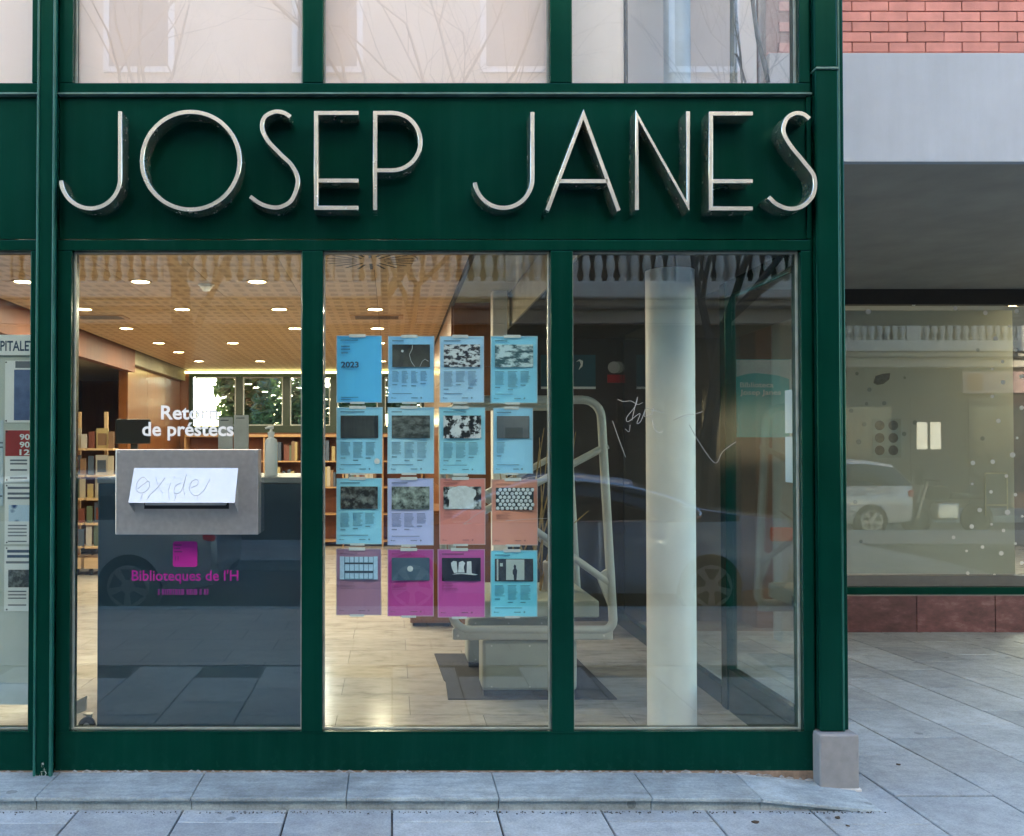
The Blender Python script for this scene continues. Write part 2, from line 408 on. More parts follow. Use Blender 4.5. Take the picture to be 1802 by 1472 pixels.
# ------------------------------------------------------------------ library facade
lib = empty('library_building', (0, 0, 0), 'green metal and glass library front with large shop windows', 'building')
zTopUp = 4.6; XS_ = 1.905
Zt0, Zt1 = PZ(165), PZ(146)            # transom under the upper panes
Zs0, Zs1 = PZ(420), PZ(167)            # spandrel panel
Zh1, Zh0 = PZ(421.5), PZ(441)          # head rail of the lower panes
Zb1, Zb0 = PZ(1289), PZ(1358)          # bottom rail
xML0, xML1 = PX(71), PX(99)            # proud mullion between the bays
xLb = PX(124)                          # left edge of the first pane
XR = PX(1412)                          # right edge of the last pane
xA0, xA1 = PX(531), PX(568); xB0, xB1 = PX(970), PX(1009)
XL = -4.2
D0, D1 = 0.0, 0.11
def fr(name, x0, x1, z0, z1, y0=D0, y1=D1, bev=0.004, mat=None):
    return obj(name, MB().box(x0, x1, y0, y1, z0, z1), mat or M_GREEN, lib, bevel=bev)
# proud mullion with its two side frames
fr('mullion', xML0, xML1, Zb0-0.02, zTopUp, -0.045, D1, 0.005)
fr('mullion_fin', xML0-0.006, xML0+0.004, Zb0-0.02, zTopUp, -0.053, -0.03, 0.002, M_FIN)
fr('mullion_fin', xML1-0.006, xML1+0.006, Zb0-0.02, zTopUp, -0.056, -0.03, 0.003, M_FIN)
XG = PX(51.5)
for (z0, z1) in ((Zb1+0.001, Zh0-0.001), (Zt1+0.001, zTopUp)):
    fr('side_frame', XG, xML0-0.002, z0, z1)
    fr('side_frame', xML1+0.002, xLb, z0, z1)
    fr('glazing_mullion', xA0, xA1, z0, z1)
    fr('glazing_mullion', xB0, xB1, z0, z1)
    fr('corner_frame', XR, PX(1431), z0, z1, 0.0, 0.11)
for (a, b) in ((XL, xML0-0.002), (xML1+0.002, PX(1431))):
    fr('transom', a, b, Zt0, Zt1)
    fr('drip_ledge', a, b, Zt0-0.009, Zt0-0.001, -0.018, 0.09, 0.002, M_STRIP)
    fr('spandrel_panel', a, b, Zs0, Zt0-0.011, 0.016, 0.06, 0.002)
    fr('head_rail', a, b, Zh0, Zs0-0.006, 0.0, D1)
    fr('bottom_rail', a, b, Zb0, Zb1, 0.0, D1)
    fr('bottom_lip', a, b, Zb1-0.004, Zb1+0.004, -0.004, 0.03, 0.001)
fr('spandrel_end_trim', PX(1424), PX(1432), Zs0, Zt0-0.011, 0.002, 0.06, 0.002)
# corner post
zStone = PZ(1288, -0.03)
zJ = PZ(121, -0.03)
fr('corner_post', PX(1440, -0.03), PX(1481, -0.03), zStone, zJ-0.003, -0.03, 0.13, 0.007)
fr('corner_post', PX(1438, -0.03), PX(1479, -0.03), zJ+0.003, zTopUp, -0.034, 0.13, 0.007)
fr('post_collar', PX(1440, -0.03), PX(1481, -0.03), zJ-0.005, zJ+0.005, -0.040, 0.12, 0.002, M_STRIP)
fr('post_fin', PX(1478, 0.0), PX(1489, 0.0), zStone, zTopUp, -0.005, 0.15, 0.006)
fr('post_highlight_strip', PX(1480.5, -0.03), PX(1484, -0.03), zStone, zTopUp, -0.026, 0.05, 0.001, M_FIN)
fr('post_groove', PX(1431), PX(1441), zStone-0.1, zTopUp, 0.02, 0.11, 0.001)
# glass panes with their pale gaskets
def pane(x0, x1, z0, z1, gl, yg=0.052):
    p_ = obj('pane', MB().box(x0+0.002, x1-0.002, yg, yg+0.006, z0+0.002, z1-0.002), gl, lib)
    t = 0.0075; b = MB()
    b.box(x0+.001, x0+t, yg-0.018, yg-0.001, z0+.001, z1-.001).box(x1-t, x1-.001, yg-0.018, yg-0.001, z0+.001, z1-.001)
    b.box(x0+t, x1-t, yg-0.018, yg-0.001, z0+.001, z0+t).box(x0+t, x1-t, yg-0.018, yg-0.001, z1-t, z1-.001)
    obj('gasket', b, M_BEAD, p_)
    return p_
for (a, b) in ((XL, XG), (xLb, xA0), (xA1, xB0), (xB1, XR)):
    pane(a, b, Zb1+0.002, Zh0, M_GLASS); pane(a, b, Zt1, zTopUp, M_GLASS_UP)
# unseen upper storeys, height set to keep the street in shade, and flanks
M_MASS = plain('rendered_upper_wall', (0.34, 0.27, 0.22), 0.85, var=0.1)
obj('unseen_upper_wall', MB().box(-14, 2.04, 0.0, 10.9, zTopUp+0.01, 12.65), M_MASS, lib)
obj('unseen_upper_wall', MB().box(-14, 2.04, 2.6, 10.9, 2.95, zTopUp), M_MASS, lib)
obj('side_wall', MB().box(-14, XL-0.002, 0.0, 2.55, -0.05, zTopUp), M_MASS, lib)
# corner stone block and plinth slabs
zs0 = 0.0
blk = MB().box(PX(1437, -0.06), PX(1506, -0.06), -0.07, 0.16, 0.004, zStone-0.002)
M_BLOCK = plain('grey_cast_stone', (0.23, 0.235, 0.24), 0.75, var=0.1, scale=25, bmp=0.3, bscale=160)
tag(obj('stone_block', blk, M_BLOCK, bevel=0.008), 'small grey cast stone block under the green corner post', 'stone block')
obj('mortar_collar', MB().box(PX(1434, -0.06), PX(1509, -0.06), -0.075, 0.165, -0.004, 0.012), plain('white_mortar', (0.55, 0.55, 0.53), 0.9, var=0.3, scale=30), lib, bevel=0.004)
plinth = empty('plinth_step', (0, -0.15, 0), 'low grey stone plinth step running along the foot of the library front', 'plinth')
def ptop(x):      # top height of the plinth falls towards the corner
    x1, x2 = PX(1290, -0.1), PX(1560, -0.3); h = PZ(1404, -0.305)
    return h if x < x1 else max(0.004, h*(1-(x-x1)/(x2-x1)))
bounds = [-4.6, -3.2, PX(62, -0.3, 1405), PX(336, -0.3, 1405), PX(609, -0.3, 1405), PX(878, -0.3, 1405), PX(1147, -0.3, 1405), PX(1340, -0.3, 1405), PX(1552, -0.3, 1418)]
for i in range(len(bounds)-1):
    a, b = bounds[i]+0.0015, bounds[i+1]-0.0015
    za, zb = ptop(a)+rnd.uniform(-.001, .001), ptop(b)
    for (nm, t0, t1, yf) in (('plinth_slab', 0.0, -0.017, -0.305), ('plinth_riser', -0.019, -0.2, -0.285)):
        m = MB(); n = 0
        lo = lambda z, t: max(-0.02, z+t)
        v = [(a, yf, lo(za, t1)), (b, yf, lo(zb, t1)), (b, 0.02, lo(zb, t1)), (a, 0.02, lo(za, t1)),
             (a, yf, max(-0.015, za+t0)), (b, yf, max(-0.015, zb+t0)), (b, 0.02, max(-0.015, zb+t0+0.002)), (a, 0.02, max(-0.015, za+t0+0.002))]
        m.v = v; m.f = [(0,3,2,1),(4,5,6,7),(0,1,5,4),(1,2,6,5),(2,3,7,6),(3,0,4,7)]; m.m = [0]*6
        obj(nm, m, M_PLINTH, plinth, bevel=0.004 if nm == 'plinth_slab' else 0.002)
# crumbling mortar line between plinth and rail
mm = MB()
x = -3.0
while x < PX(1432):
    wd = rnd.uniform(0.015, 0.06); hh = rnd.uniform(0.004, 0.014)
    zc = ptop(x)
    mm.prism([(x, zc-0.003), (x+wd, zc-0.003), (x+wd*0.8, zc+hh*0.6), (x+wd*0.45, zc+hh), (x+wd*0.15, zc+hh*0.5)], -rnd.uniform(0.004, 0.012), 0.004)
    x += wd*rnd.uniform(0.5, 1.6)
o = obj('mortar_crumbs', mm, plain('crumbling_mortar', (0.27, 0.28, 0.28), 0.95, var=0.4, scale=40), plinth, kind='stuff')
obj('mortar_fill', MB().box(-3.0, PX(1434), 0.0, 0.05, -0.01, Zb0+0.004), plain('brown_mortar', (0.20, 0.15, 0.11), 0.95, var=0.4, scale=25), plinth)

# ------------------------------------------------------------------ sign letters
def stroke(mb, pts, wid, y0, y1, closed=False):
    """flat metal strip standing on edge: a mitred ribbon in XZ, extruded along Y"""
    p = [Vector((a[0], a[1])) for a in pts]; L = len(p); lft = []; rgt = []
    for i in range(L):
        a = p[(i-1) % L] if (closed or i > 0) else None
        b = p[(i+1) % L] if (closed or i < L-1) else None
        d1 = (p[i]-a).normalized() if a is not None else (b-p[i]).normalized()
        d2 = (b-p[i]).normalized() if b is not None else d1
        n1, n2 = Vector((-d1.y, d1.x)), Vector((-d2.y, d2.x)); n_ = (n1+n2).normalized()
        k = min(2.5, 1/max(0.3, n_.dot(n1)))
        lft.append(p[i]+n_*wid*0.5*k); rgt.append(p[i]-n_*wid*0.5*k)
    base = len(mb.v)
    for i in range(L):
        for q in (lft[i], rgt[i]):
            mb.v.append((q.x, y0, q.y)); mb.v.append((q.x, y1, q.y))
    for i in range(L if closed else L-1):
        j = (i+1) % L; A = base+4*i; B = base+4*j      # A: lf, lb, rf, rb
        for f in ((A, A+2, B+2, B), (A+1, B+1, B+3, A+3), (A, B, B+1, A+1), (A+2, A+3, B+3, B+2)):
            mb.f.append(f); mb.m.append(0)
    if not closed:
        mb.f.append((base, base+1, base+3, base+2)); mb.m.append(0)
        E = base+4*(L-1); mb.f.append((E, E+2, E+3, E+1)); mb.m.append(0)
YF, YB = -0.098, 0.013
def q(px, py): v = P(px, py, YF); return (v.x, v.z)
def arc(cx, cy, rx, ry, a0, a1, n=24): return [q(cx+rx*math.cos(R(a0+(a1-a0)*i/n)), cy+ry*math.sin(R(a0+(a1-a0)*i/n))) for i in range(n+1)]
WS = 0.0185
S_ = lambda pts: [q(v[0], v[1]) for v in catmull([(a, b, 0) for a, b in pts], 7)]
letters = [
 ('J', 'starting the first word', [[q(211, 196), q(211, 260)] + arc(159, 314, 52, 53, 0, 176)], False),
 ('O', 'in the first word', [arc(335.5, 283, 86, 86, 0, 360, 56)[:-1]], True),
 ('S', 'in the middle of the first word', [S_([(511,206),(499,198.5),(483,197),(466,206),(461,224),(470,246),(493,271),(514,292),(524,318),(514.5,350),(497,363),(480,365),(459,359),(440,346)])], False),
 ('E', 'in the first word, before the P', [[q(631,199), q(556,199), q(556,366), q(631,366)], [q(559,318), q(631,318)]], False),
 ('P', 'ending the first word', [[q(660, 370), q(660, 199), q(690, 199)] + arc(690, 249.5, 50, 50.5, -80, 90, 18) + [q(663, 300)]], False),
 ('J', 'starting the second word', [[q(937, 197), q(937, 260)] + arc(886, 314, 51, 52, 0, 172)], False),
 ('A', 'in the second word', [[q(963, 371), q(1027, 201), q(1089, 371)], [q(984, 319), q(1070, 319)]], False),
 ('N', 'in the second word', [[q(1121, 370), q(1121, 202), q(1211, 363), q(1211, 196)]], False),
 ('E', 'in the second word, before the S', [[q(1325,200), q(1251,200), q(1251,367), q(1325,367)], [q(1254,319), q(1325,319)]], False),
 ('S', 'ending the second word, touching the corner post', [S_([(1425,209),(1414,201),(1400,199.5),(1385,209),(1379,230),(1390,254),(1414,284),(1433,311),(1432,341),(1414,362),(1390,367.5),(1368,360),(1353,347)])], False),
]
for ch, where, strokes, closed in letters:
    mb = MB()
    for k, s in enumerate(strokes): stroke(mb, s, WS, YF, YB if k == 0 else YB-0.002, closed)
    o = obj('sign_letter', mb, M_LETTER, smooth=True, bevel=0.0012, seg=1)
    tag(o, f'thin metal letter {ch} on the green panel, {where}', 'letter', 'metal letters of the name sign')

# ------------------------------------------------------------------ interior shell
ZF, ZC, YBK = 0.05, 2.71, 10.3
floor = obj('floor', MB().box(-4.75, 1.93, 0.115, YBK, -0.05, ZF-0.006), M_JOINT, kind='structure')
TW, TL = 0.8, 0.42
tm = MB().box(-TW/2+.0015, TW/2-.0015, -TL/2+.0015, TL/2-.0015, -0.006, 0.0).mesh('floor_tile', M_TILE)
iy = 0; y = 0.118
while y + TL < YBK:
    xx = -4.7 + (iy % 2)*TW*0.5
    while xx < 1.9:
        wd = min(TW, 1.928-xx); px_ = xx + wd/2
        if px_ > -3.6 or y > 5: place('floor_tile', tm, (px_, y+TL/2, ZF), floor, scale=None if wd == TW else (wd/TW, 1, 1))
        xx += TW
    y += TL; iy += 1
ceiling = obj('ceiling', MB().box(-4.75, 0.905, 0.115, YBK, ZC+0.012, ZC+0.2), M_DARK, kind='structure')
CP = 0.6
cpm = MB().box(-CP/2+.002, CP/2-.002, -CP/2+.002, CP/2-.002, 0, 0.01).mesh('ceiling_panel', M_CEIL)
for i in range(6):
    for j in range(17):
        place('ceiling_panel', cpm, (-3.12+CP*(i+0.5), 0.12+CP*(j+0.5), ZC), ceiling)
obj('ceiling_edge_profile', MB().box(0.482, 0.505, 0.12, YBK-0.01, ZC-0.03, ZC+0.008), M_BLACK, ceiling)
obj('ceiling_plaster', MB().box(0.51, 0.9, 0.12, 3.79, ZC-0.002, ZC+0.011), M_OLIVE, ceiling)
# lobby soffit, riser
obj('soffit_lobby', MB().box(0.92, 1.93, 0.12, 3.79, 2.45, 2.72), M_DARK, kind='structure')
obj('riser_lobby', MB().box(0.905, 0.918, 0.12, 3.79, 2.452, ZC-0.004), M_OLIVE, kind='structure')
obj('wall_lobby', MB().box(0.84, 1.93, 3.8, 3.95, 0.0, 2.72), M_LOBBY, kind='structure')
obj('wall_behind_lobby', MB().box(0.52, 2.03, 4.0, YBK+0.3, 0.0, 2.9), M_LOBBY, kind='structure')
# wood volume right of the hall
wv = obj('wall_wood', MB().box(0.50, 0.835, 3.5, YBK, 0.0, ZC), M_WOODWALL, kind='structure')
for k in range(5):
    z0 = 0.06 + k*0.53
    obj('wood_panel', MB().box(0.503, 0.832, 3.482, 3.4995, z0+.003, z0+0.527), M_WOODWALL, wv, bevel=0.002)
    for j in range(5):
        y0 = 3.5 + j*1.34
        obj('wood_panel', MB().box(0.485, 0.4995, y0+.004, y0+1.336, z0+.003, z0+0.527), M_WOODWALL, wv, bevel=0.002)
obj('pilaster', MB().box(PX(867.5, 2.9), PX(893, 2.9), 2.9, 3.06, ZF, 2.71), M_WHITE, kind='structure', bevel=0.004)
# bulkhead and stub wall on the far side of the hall
obj('bulkhead', MB().box(-3.26, -3.16, 0.12, 7.4, 2.45, ZC+0.01), M_WOODDARK, kind='structure')
sw = obj('wall_stub', MB().box(-3.36, -3.265, 7.4, YBK, 0.0, ZC+0.01), M_WOODWALL, kind='structure')
for j in range(3):
    y0 = 7.4 + j*0.96
    obj('wood_panel', MB().box(-3.264, -3.248, y0+.004, y0+0.956, 0.06, ZC-0.01), M_WOODWALL, sw, bevel=0.002)
obj('wall_recess_side', MB().box(-4.85, -4.75, 0.12, YBK, 0.0, ZC+0.2), M_WOODWALL, kind='structure')
obj('ceiling_recess', MB().box(-4.75, -3.17, 0.12, YBK, 2.55, ZC+0.011), M_OLIVE, kind='structure')
# back wall with the window band
zW0, zW1 = PZ(755, YBK), PZ(657, YBK)
xW0 = PX(333, YBK); xW1 = 0.5
obj('wall_back', MB().box(-4.75, xW0-0.01, YBK, YBK+0.25, 0.0, 2.9), M_WOODWALL, kind='structure')
obj('wall_back_low', MB().box(xW0-0.01, 0.5, YBK, YBK+0.25, 0.0, zW0-0.06), M_WOODWALL, kind='structure')
obj('lintel_back', MB().box(xW0-0.01, 0.5, YBK, YBK+0.25, zW1+0.04, 2.94), M_WOODWALL, kind='structure')
obj('cove_light', MB().box(PX(300, YBK-.03), 0.47, YBK-0.05, YBK-0.02, ZC-0.045, ZC-0.012), M_COVE, label='thin warm cove light line along the top of the back wall', cat='light')
bw = empty('back_window', (-1.4, YBK, zW0), 'band of dark green framed windows in the back wall with trees outside', 'window')
M_GREENF = plain('dark_green_frame', (0.012, 0.03, 0.012), 0.4)
edges = [PX(p, YBK) for p in (333, 421, 504, 587, 671)] + [0.5]
fo = MB(); fo.box(xW0, xW1, YBK-0.02, YBK+0.1, zW1-0.055, zW1+0.04).box(xW0, xW1, YBK-0.02, YBK+0.1, zW0-0.06, zW0+0.045)
obj('window_frame', fo, M_GREENF, bw)
for i, e in enumerate(edges):
    obj('window_post', MB().box(e-0.05 if i else e, e+0.05 if i < 5 else e, YBK-0.018, YBK+0.1, zW0+0.046, zW1-0.056), M_GREENF, bw)
    if i < 5:
        a, b = e+0.055+(0.04 if i == 0 else 0), edges[i+1]-0.055
        p_ = obj('window_pane', MB().box(a, b, YBK+0.03, YBK+0.036, zW0+0.05, zW1-0.06), M_GLASS, bw)
        t = 0.016; s = MB().box(a, a+t, YBK-0.005, YBK+0.028, zW0+0.05, zW1-0.06).box(b-t, b, YBK-0.005, YBK+0.028, zW0+0.05, zW1-0.06).box(a+t, b-t, YBK-0.005, YBK+0.028, zW0+0.05, zW0+0.05+t).box(a+t, b-t, YBK-0.005, YBK+0.028, zW1-0.06-t, zW1-0.06)
        obj('sash', s, plain('pale_sash', (0.5, 0.53, 0.5), 0.5) if i == 0 else bpy.data.materials['pale_sash'], p_)
# upper-floor room behind the upper panes
obj('floor_upper', MB().box(XL, 1.93, 0.115, 2.58, 2.93, Zt1-0.07), M_WHITE, kind='structure')
obj('ceiling_upper', MB().box(XL, 1.93, 0.115, 2.58, zTopUp-0.06, zTopUp), M_WHITE, kind='structure')
obj('wall_upper_back', MB().box(0.85, XS_-0.01, 0.62, 0.66, Zt1-0.069, zTopUp-0.061), plain('upper_room_paint', (0.76, 0.76, 0.78), 0.6, var=0.03), kind='structure')
M_SCREEN = plain('white_window_screen', (0.90, 0.79, 0.72), 0.6, var=0.05, scale=1.5)
for k, (a, b) in enumerate(((XL+0.01, XG-0.004), (xLb+0.004, xA0-0.004), (xA1+0.004, xB0-0.004))):
    tag(obj('window_screen', MB().box(a, b, 0.072, 0.078, Zt1-0.06, zTopUp-0.07), M_SCREEN), ['white screen behind the upper pane left of the tall mullion', 'white screen behind the upper pane above the letters JOS', 'white screen behind the upper pane above the gap between the words'][k], 'screen', 'white screens behind the upper panes')
# downlights
lamp_bm = MB().lathe([(0.0, 0.004), (0.062, 0.004), (0.062, 0.0), (0.0, 0.0)], n=20).mesh('lens', M_LAMP)
ring_bm = MB().lathe([(0.062, -0.001), (0.078, -0.004), (0.08, 0.004), (0.062, 0.004)], n=24).mesh('trim_ring', plain('brass_trim', (0.55, 0.42, 0.22), 0.35, 0.6), smooth=True)
def downlight(x, y, z, label, power, group, color=(1.0, 0.85, 0.62), size=1.0):
    e = empty('downlight', (x, y, z), label, 'light', group)
    place('lens', lamp_bm, (x, y, z-0.006), e, scale=(size, size, 1)); place('trim_ring', ring_bm, (x, y, z-0.005), e, scale=(size, size, 1))
    ld = bpy.data.lights.new('lamp', 'AREA'); ld.shape = 'DISK'; ld.size = 0.12*size; ld.energy = power; ld.color = color
    lo = bpy.data.objects.new('lamp', ld); COL.objects.link(lo); lo.location = (x, y, z-0.012); lo.parent = e
    lo.matrix_parent_inverse = Matrix.Translation((-x, -y, -z))
cols = [-2.64, -1.80, -0.965, -0.145]
rows = [(494, [0, 1, 2]), (543, [0, 1, 2, 3]), (577, [0, 2, 3]), (603, [0, 1, 2, 3]), (619, [0, 2]), (635, [0, 1, 2, 3])]
nm = ['first row from the glass', 'second row from the glass', 'third row from the glass', 'fourth row from the glass', 'fifth row from the glass', 'last row before the back wall']
cn = ['nearest the side bulkhead', 'second from the side bulkhead', 'third from the side bulkhead', 'nearest the dark ceiling strip']
for r_, (py, cs) in enumerate(rows):
    d = F*(ZC-EYE.z)/(790-py); yy = d+EYE.y
    for c_ in cs:
        downlight(cols[c_], yy, ZC, f'round downlight in the {nm[r_]}, {cn[c_]}', 2.5, 'downlights in the hall ceiling')
# ceiling vents
def vent(px, py, rx, label, rect=False):
    d = F*(ZC-EYE.z)/(790-py); y = d+EYE.y; x = PX(px, y)
    e = empty('ceiling_vent', (x, y, ZC), label, 'vent')
    if rect:
        obj('vent_plate', MB().box(x-rx, x+rx, y-rx*0.55, y+rx*0.55, ZC-0.008, ZC-0.001), M_WOODSHELF, e, bevel=0.002)
        for k in range(5):
            yy = y - rx*0.4 + k*rx*0.2
            obj('slot', MB().box(x-rx*0.82, x+rx*0.82, yy-0.012, yy+0.012, ZC-0.0095, ZC-0.007), M_BLACK, e)
    else:
        obj('vent_plate', MB().lathe([(0.0, ZC-0.007), (rx, ZC-0.007), (rx, ZC-0.001), (0, ZC-0.001)], (x, y, 0), 28), M_CEIL, e)
        for k in range(20):
            a = 2*math.pi*k/20; c, s = math.cos(a), math.sin(a)
            r0, r1 = rx*(0.3 if k % 2 else 0.42), rx*0.95; t = 0.010
            m = MB(); m.quad(*[(x+c*r-s*u, y+s*r+c*u, ZC-0.0085) for r, u in ((r0, -t), (r0, t), (r1, t), (r1, -t))])
            obj('slot', m, M_BLACK, e)
vent(652, 456, 0.30, 'round slotted air diffuser in the ceiling close behind the glass')
vent(663, 557, 0.24, 'rectangular slotted air grille in the ceiling above the posters', True)
vent(175, 557, 0.24, 'rectangular slotted air grille in the ceiling near the bulkhead', True)
# smoke detector
v = P(363, 507, F*(ZC-EYE.z)/(790-500)+EYE.y)
det = empty('smoke_detector', (v.x, v.y, ZC), 'small white smoke detector hanging from the ceiling between two downlights', 'smoke detector')
obj('detector_body', MB().lathe([(0.0, ZC-0.05), (0.025, ZC-0.048), (0.035, ZC-0.03), (0.045, ZC-0.026), (0.045, ZC-0.002)], (v.x, v.y, 0), 16), M_WHITE, det, smooth=True)
obj('detector_base', MB().lathe([(0.06, ZC-0.008), (0.06, ZC-0.001)], (v.x, v.y, 0), 16), M_WHITE, det)

# ------------------------------------------------------------------ front desk and what stands on it
yd = 0.28
dx0, dx1 = PX(173, yd), PX(550, yd); dz = PZ(840, yd)
desk = empty('front_desk', ((dx0+dx1)/2, 0.7, ZF), 'tall blue grey reception counter standing right behind the glass', 'counter')
obj('front_panel', MB().box(dx0, dx1, yd, yd+0.03, ZF+0.001, dz-0.031), M_DESK, desk, bevel=0.003)
obj('side_panel', MB().box(dx0, dx0+0.03, yd+0.031, yd+0.75, ZF+0.001, dz-0.031), M_DESK, desk)
obj('side_panel', MB().box(dx1-0.03, dx1, yd+0.031, yd+0.75, ZF+0.001, dz-0.031), M_DESK, desk)
obj('counter_top', MB().box(dx0-0.004, dx1+0.004, yd-0.006, yd+0.76, dz-0.03, dz), plain('grey_counter_top', (0.22, 0.24, 0.25), 0.45), desk, bevel=0.004)
# pump bottle
bx, by = PX(477, 0.5), 0.5
bot = empty('pump_bottle', (bx, by, dz), 'white plastic pump bottle standing on the reception counter', 'bottle')
M_BOT = plain('white_plastic', (0.86, 0.82, 0.80), 0.4, var=0.02)
obj('bottle_body', MB().lathe([(0.0, dz+.0), (0.031, dz+.001), (0.0325, dz+.01), (0.0325, dz+0.165), (0.028, dz+0.182), (0.015, dz+0.192), (0.015, dz+0.2)], (bx, by, 0), 24), M_BOT, bot, smooth=True)
obj('pump_collar', MB().lathe([(0.017, dz+0.2005), (0.017, dz+0.22), (0.007, dz+0.223), (0.006, dz+0.238)], (bx, by, 0), 16), M_BOT, bot, smooth=True)
obj('pump_spout', MB().tube([(bx+0.012, by, dz+0.243), (bx-0.012, by, dz+0.244), (bx-0.03, by, dz+0.238)], [0.008, 0.008, 0.005], 8), M_BOT, bot, smooth=True)
# brochure stand with two pale leaflets and a clear front
hx = PX(410, 0.62)
hold = empty('leaflet_holder', (hx, 0.62, dz), 'clear stand holding two stacks of pale grey leaflets on the counter', 'leaflet holder')
M_LEAF = plain('grey_leaflet', (0.46, 0.48, 0.5), 0.7, var=0.12, scale=14)
for k, (a, b) in enumerate(((PX(384, .6), PX(409, .6)), (PX(411.5, .6), PX(437, .6)))):
    zt = PZ(731 if k else 735, 0.62); m = MB()
    for s in range(4):
        m.box(a+0.001*s, b-0.0008*s, 0.60+0.008*s, 0.606+0.008*s, dz+0.004, zt-0.003*s)
    lf = obj('leaflet_pile', m, M_LEAF, hold)
    obj('leaflet_title', MB().box(a+0.012, b-0.02, 0.5985, 0.5995, zt-0.018, zt-0.013), plain('dark_print', (0.08, 0.09, 0.11), 0.7) if not k else bpy.data.materials['dark_print'], lf)
M_ACRYL = glass('clear_acrylic', 0.05, (0.82, 0.9, 0.9))
obj('clear_front', MB().box(PX(315, .58), PX(440, .58), 0.578, 0.581, dz+0.003, dz+0.12), M_ACRYL, hold)
obj('clear_base', MB().box(PX(315, .58), PX(440, .58), 0.582, 0.66, dz+0.001, dz+0.005), M_ACRYL, hold)
obj('teal_leaflet', MB().box(PX(325, .62), PX(370, .62), 0.62, 0.625, dz+0.006, dz+0.13), plain('teal_print', (0.03, 0.19, 0.2), 0.6), hold)
# monitor on the desk inside
mx, my = PX(234, 1.6), 1.6
mon = empty('computer_monitor', (mx, my, 1.2), 'dark flat computer monitor turned away beside the leaflets', 'monitor')
M_MON = plain('grey_plastic', (0.06, 0.055, 0.05), 0.5)
zm0, zm1 = PZ(787, my), PZ(738, my)
m = MB().box(-0.105, 0.105, -0.012, 0.02, zm0+0.02-1.2, zm1-1.2).mesh('screen_back', M_MON, 0.006)
place('screen_back', m, (mx, my, 1.2), mon, (0, 0, 0.35))
obj('stand_neck', MB().box(mx-0.02, mx+0.02, my+0.02, my+0.05, 1.2, zm0+0.08), M_MON, mon)
obj('stand_foot', MB().box(mx-0.08, mx+0.08, my-0.05, my+0.1, 1.19, 1.2), M_MON, mon)
inner = empty('work_desk', (mx, my, ZF), 'dark wooden work desk behind the reception counter carrying the monitor', 'desk')
obj('desk_top', MB().box(-1.43, -1.11, 1.3, 2.1, 1.16, 1.19), M_WOODDARK, inner)
obj('desk_panel', MB().box(-1.42, -1.12, 1.33, 1.36, ZF, 1.159), M_WOODDARK, inner)
obj('desk_panel', MB().box(-1.42, -1.14, 2.02, 2.06, ZF, 1.159), M_WOODDARK, inner)

# ------------------------------------------------------------------ stainless return box on the glass
box_c = P(330, 866, 0.04)
rb = empty('book_return_box', (box_c.x, 0.03, PZ(941, -0.05)), 'stainless steel book return slot with hooded flap mounted on the glass', 'return box')
bx0, bx1, bz0, bz1 = PX(204, -0.04), PX(455, -0.04), PZ(941, -0.04), PZ(791, -0.04)
obj('box_plate', MB().box(bx0, bx1, -0.045, 0.05, bz0, bz1), M_STEEL, rb, bevel=0.003)
# hooded flap: wedge that opens downwards
hz1 = PZ(824, -0.05); hz0 = PZ(884, -0.14)
hxa, hxb = PX(236, -0.05), PX(419, -0.05)
m = MB()
yb_, yf_ = -0.046, -0.135
A = [(hxa, yb_, hz1), (hxb, yb_, hz1), (hxb, yf_, hz0), (hxa, yf_, hz0)]
m.quad(A[3], A[2], A[1], A[0]); m.quad(*[(a, b-0.003, c-0.003) for a, b, c in (A[0], A[1], A[2], A[3])])
m.quad(A[3], (A[3][0], A[3][1], A[3][2]-0.004), (A[2][0], A[2][1], A[2][2]-0.004), A[2])
obj('flap_hood', m, M_HOOD, rb)
zc_ = PZ(902, -0.05)
for xs_, sgn in ((hxa, 1), (hxb-0.003, 1)):
    m = MB(); pts = [(yb_, hz1-0.001), (yf_+0.001, hz0-0.001), (yf_+0.001, hz0-0.006), (yb_, zc_)]
    n0 = len(m.v); m.v += [(xs_, a, b) for a, b in pts] + [(xs_+0.003, a, b) for a, b in pts]
    m.f += [(0,1,2,3), (7,6,5,4), (0,4,5,1), (1,5,6,2), (2,6,7,3), (3,7,4,0)]; m.m += [0]*6
    obj('flap_cheek', m, M_STEEL, rb)
obj('slot_opening', MB().box(PX(254, -0.05), PX(403, -0.05), -0.0475, -0.0452, PZ(896, -0.05), PZ(868, -0.05)), M_BLACK, rb)
obj('slot_lip', MB().box(PX(258, -0.05), PX(399, -0.05), -0.075, -0.0478, PZ(889, -0.05), PZ(872, -0.05)), M_STEEL, rb, bevel=0.002)
# faint scribble drawn on the flap
def onflap(u, v):     # u across 0..1, v down 0..1
    t = v; return (hxa+(hxb-hxa)*u, yb_+(yf_-yb_)*t-0.0016, hz1+(hz0-hz1)*t+0.0016)
scr = [[(0.16,.42),(0.10,.28),(0.05,.45),(0.06,.68),(0.12,.74),(0.17,.6),(0.16,.4),(0.11,.5),(0.07,.62)],
       [(0.22,.3),(0.26,.55),(0.31,.75)], [(0.31,.3),(0.25,.6),(0.19,.8),(0.17,.95)], [(0.37,.45),(0.36,.7),(0.38,.92)], [(0.40,.25),(0.405,.3)],
       [(0.47,.45),(0.42,.55),(0.42,.75),(0.48,.7),(0.51,.2),(0.5,.6),(0.52,.8)], [(0.57,.6),(0.63,.5),(0.62,.36),(0.57,.42),(0.56,.66),(0.62,.82),(0.69,.7),(0.74,.35)],
       [(0.12,.76),(0.11,.95)], [(0.44,.8),(0.43,.97)], [(0.64,.83),(0.65,.96)]]
m = MB()
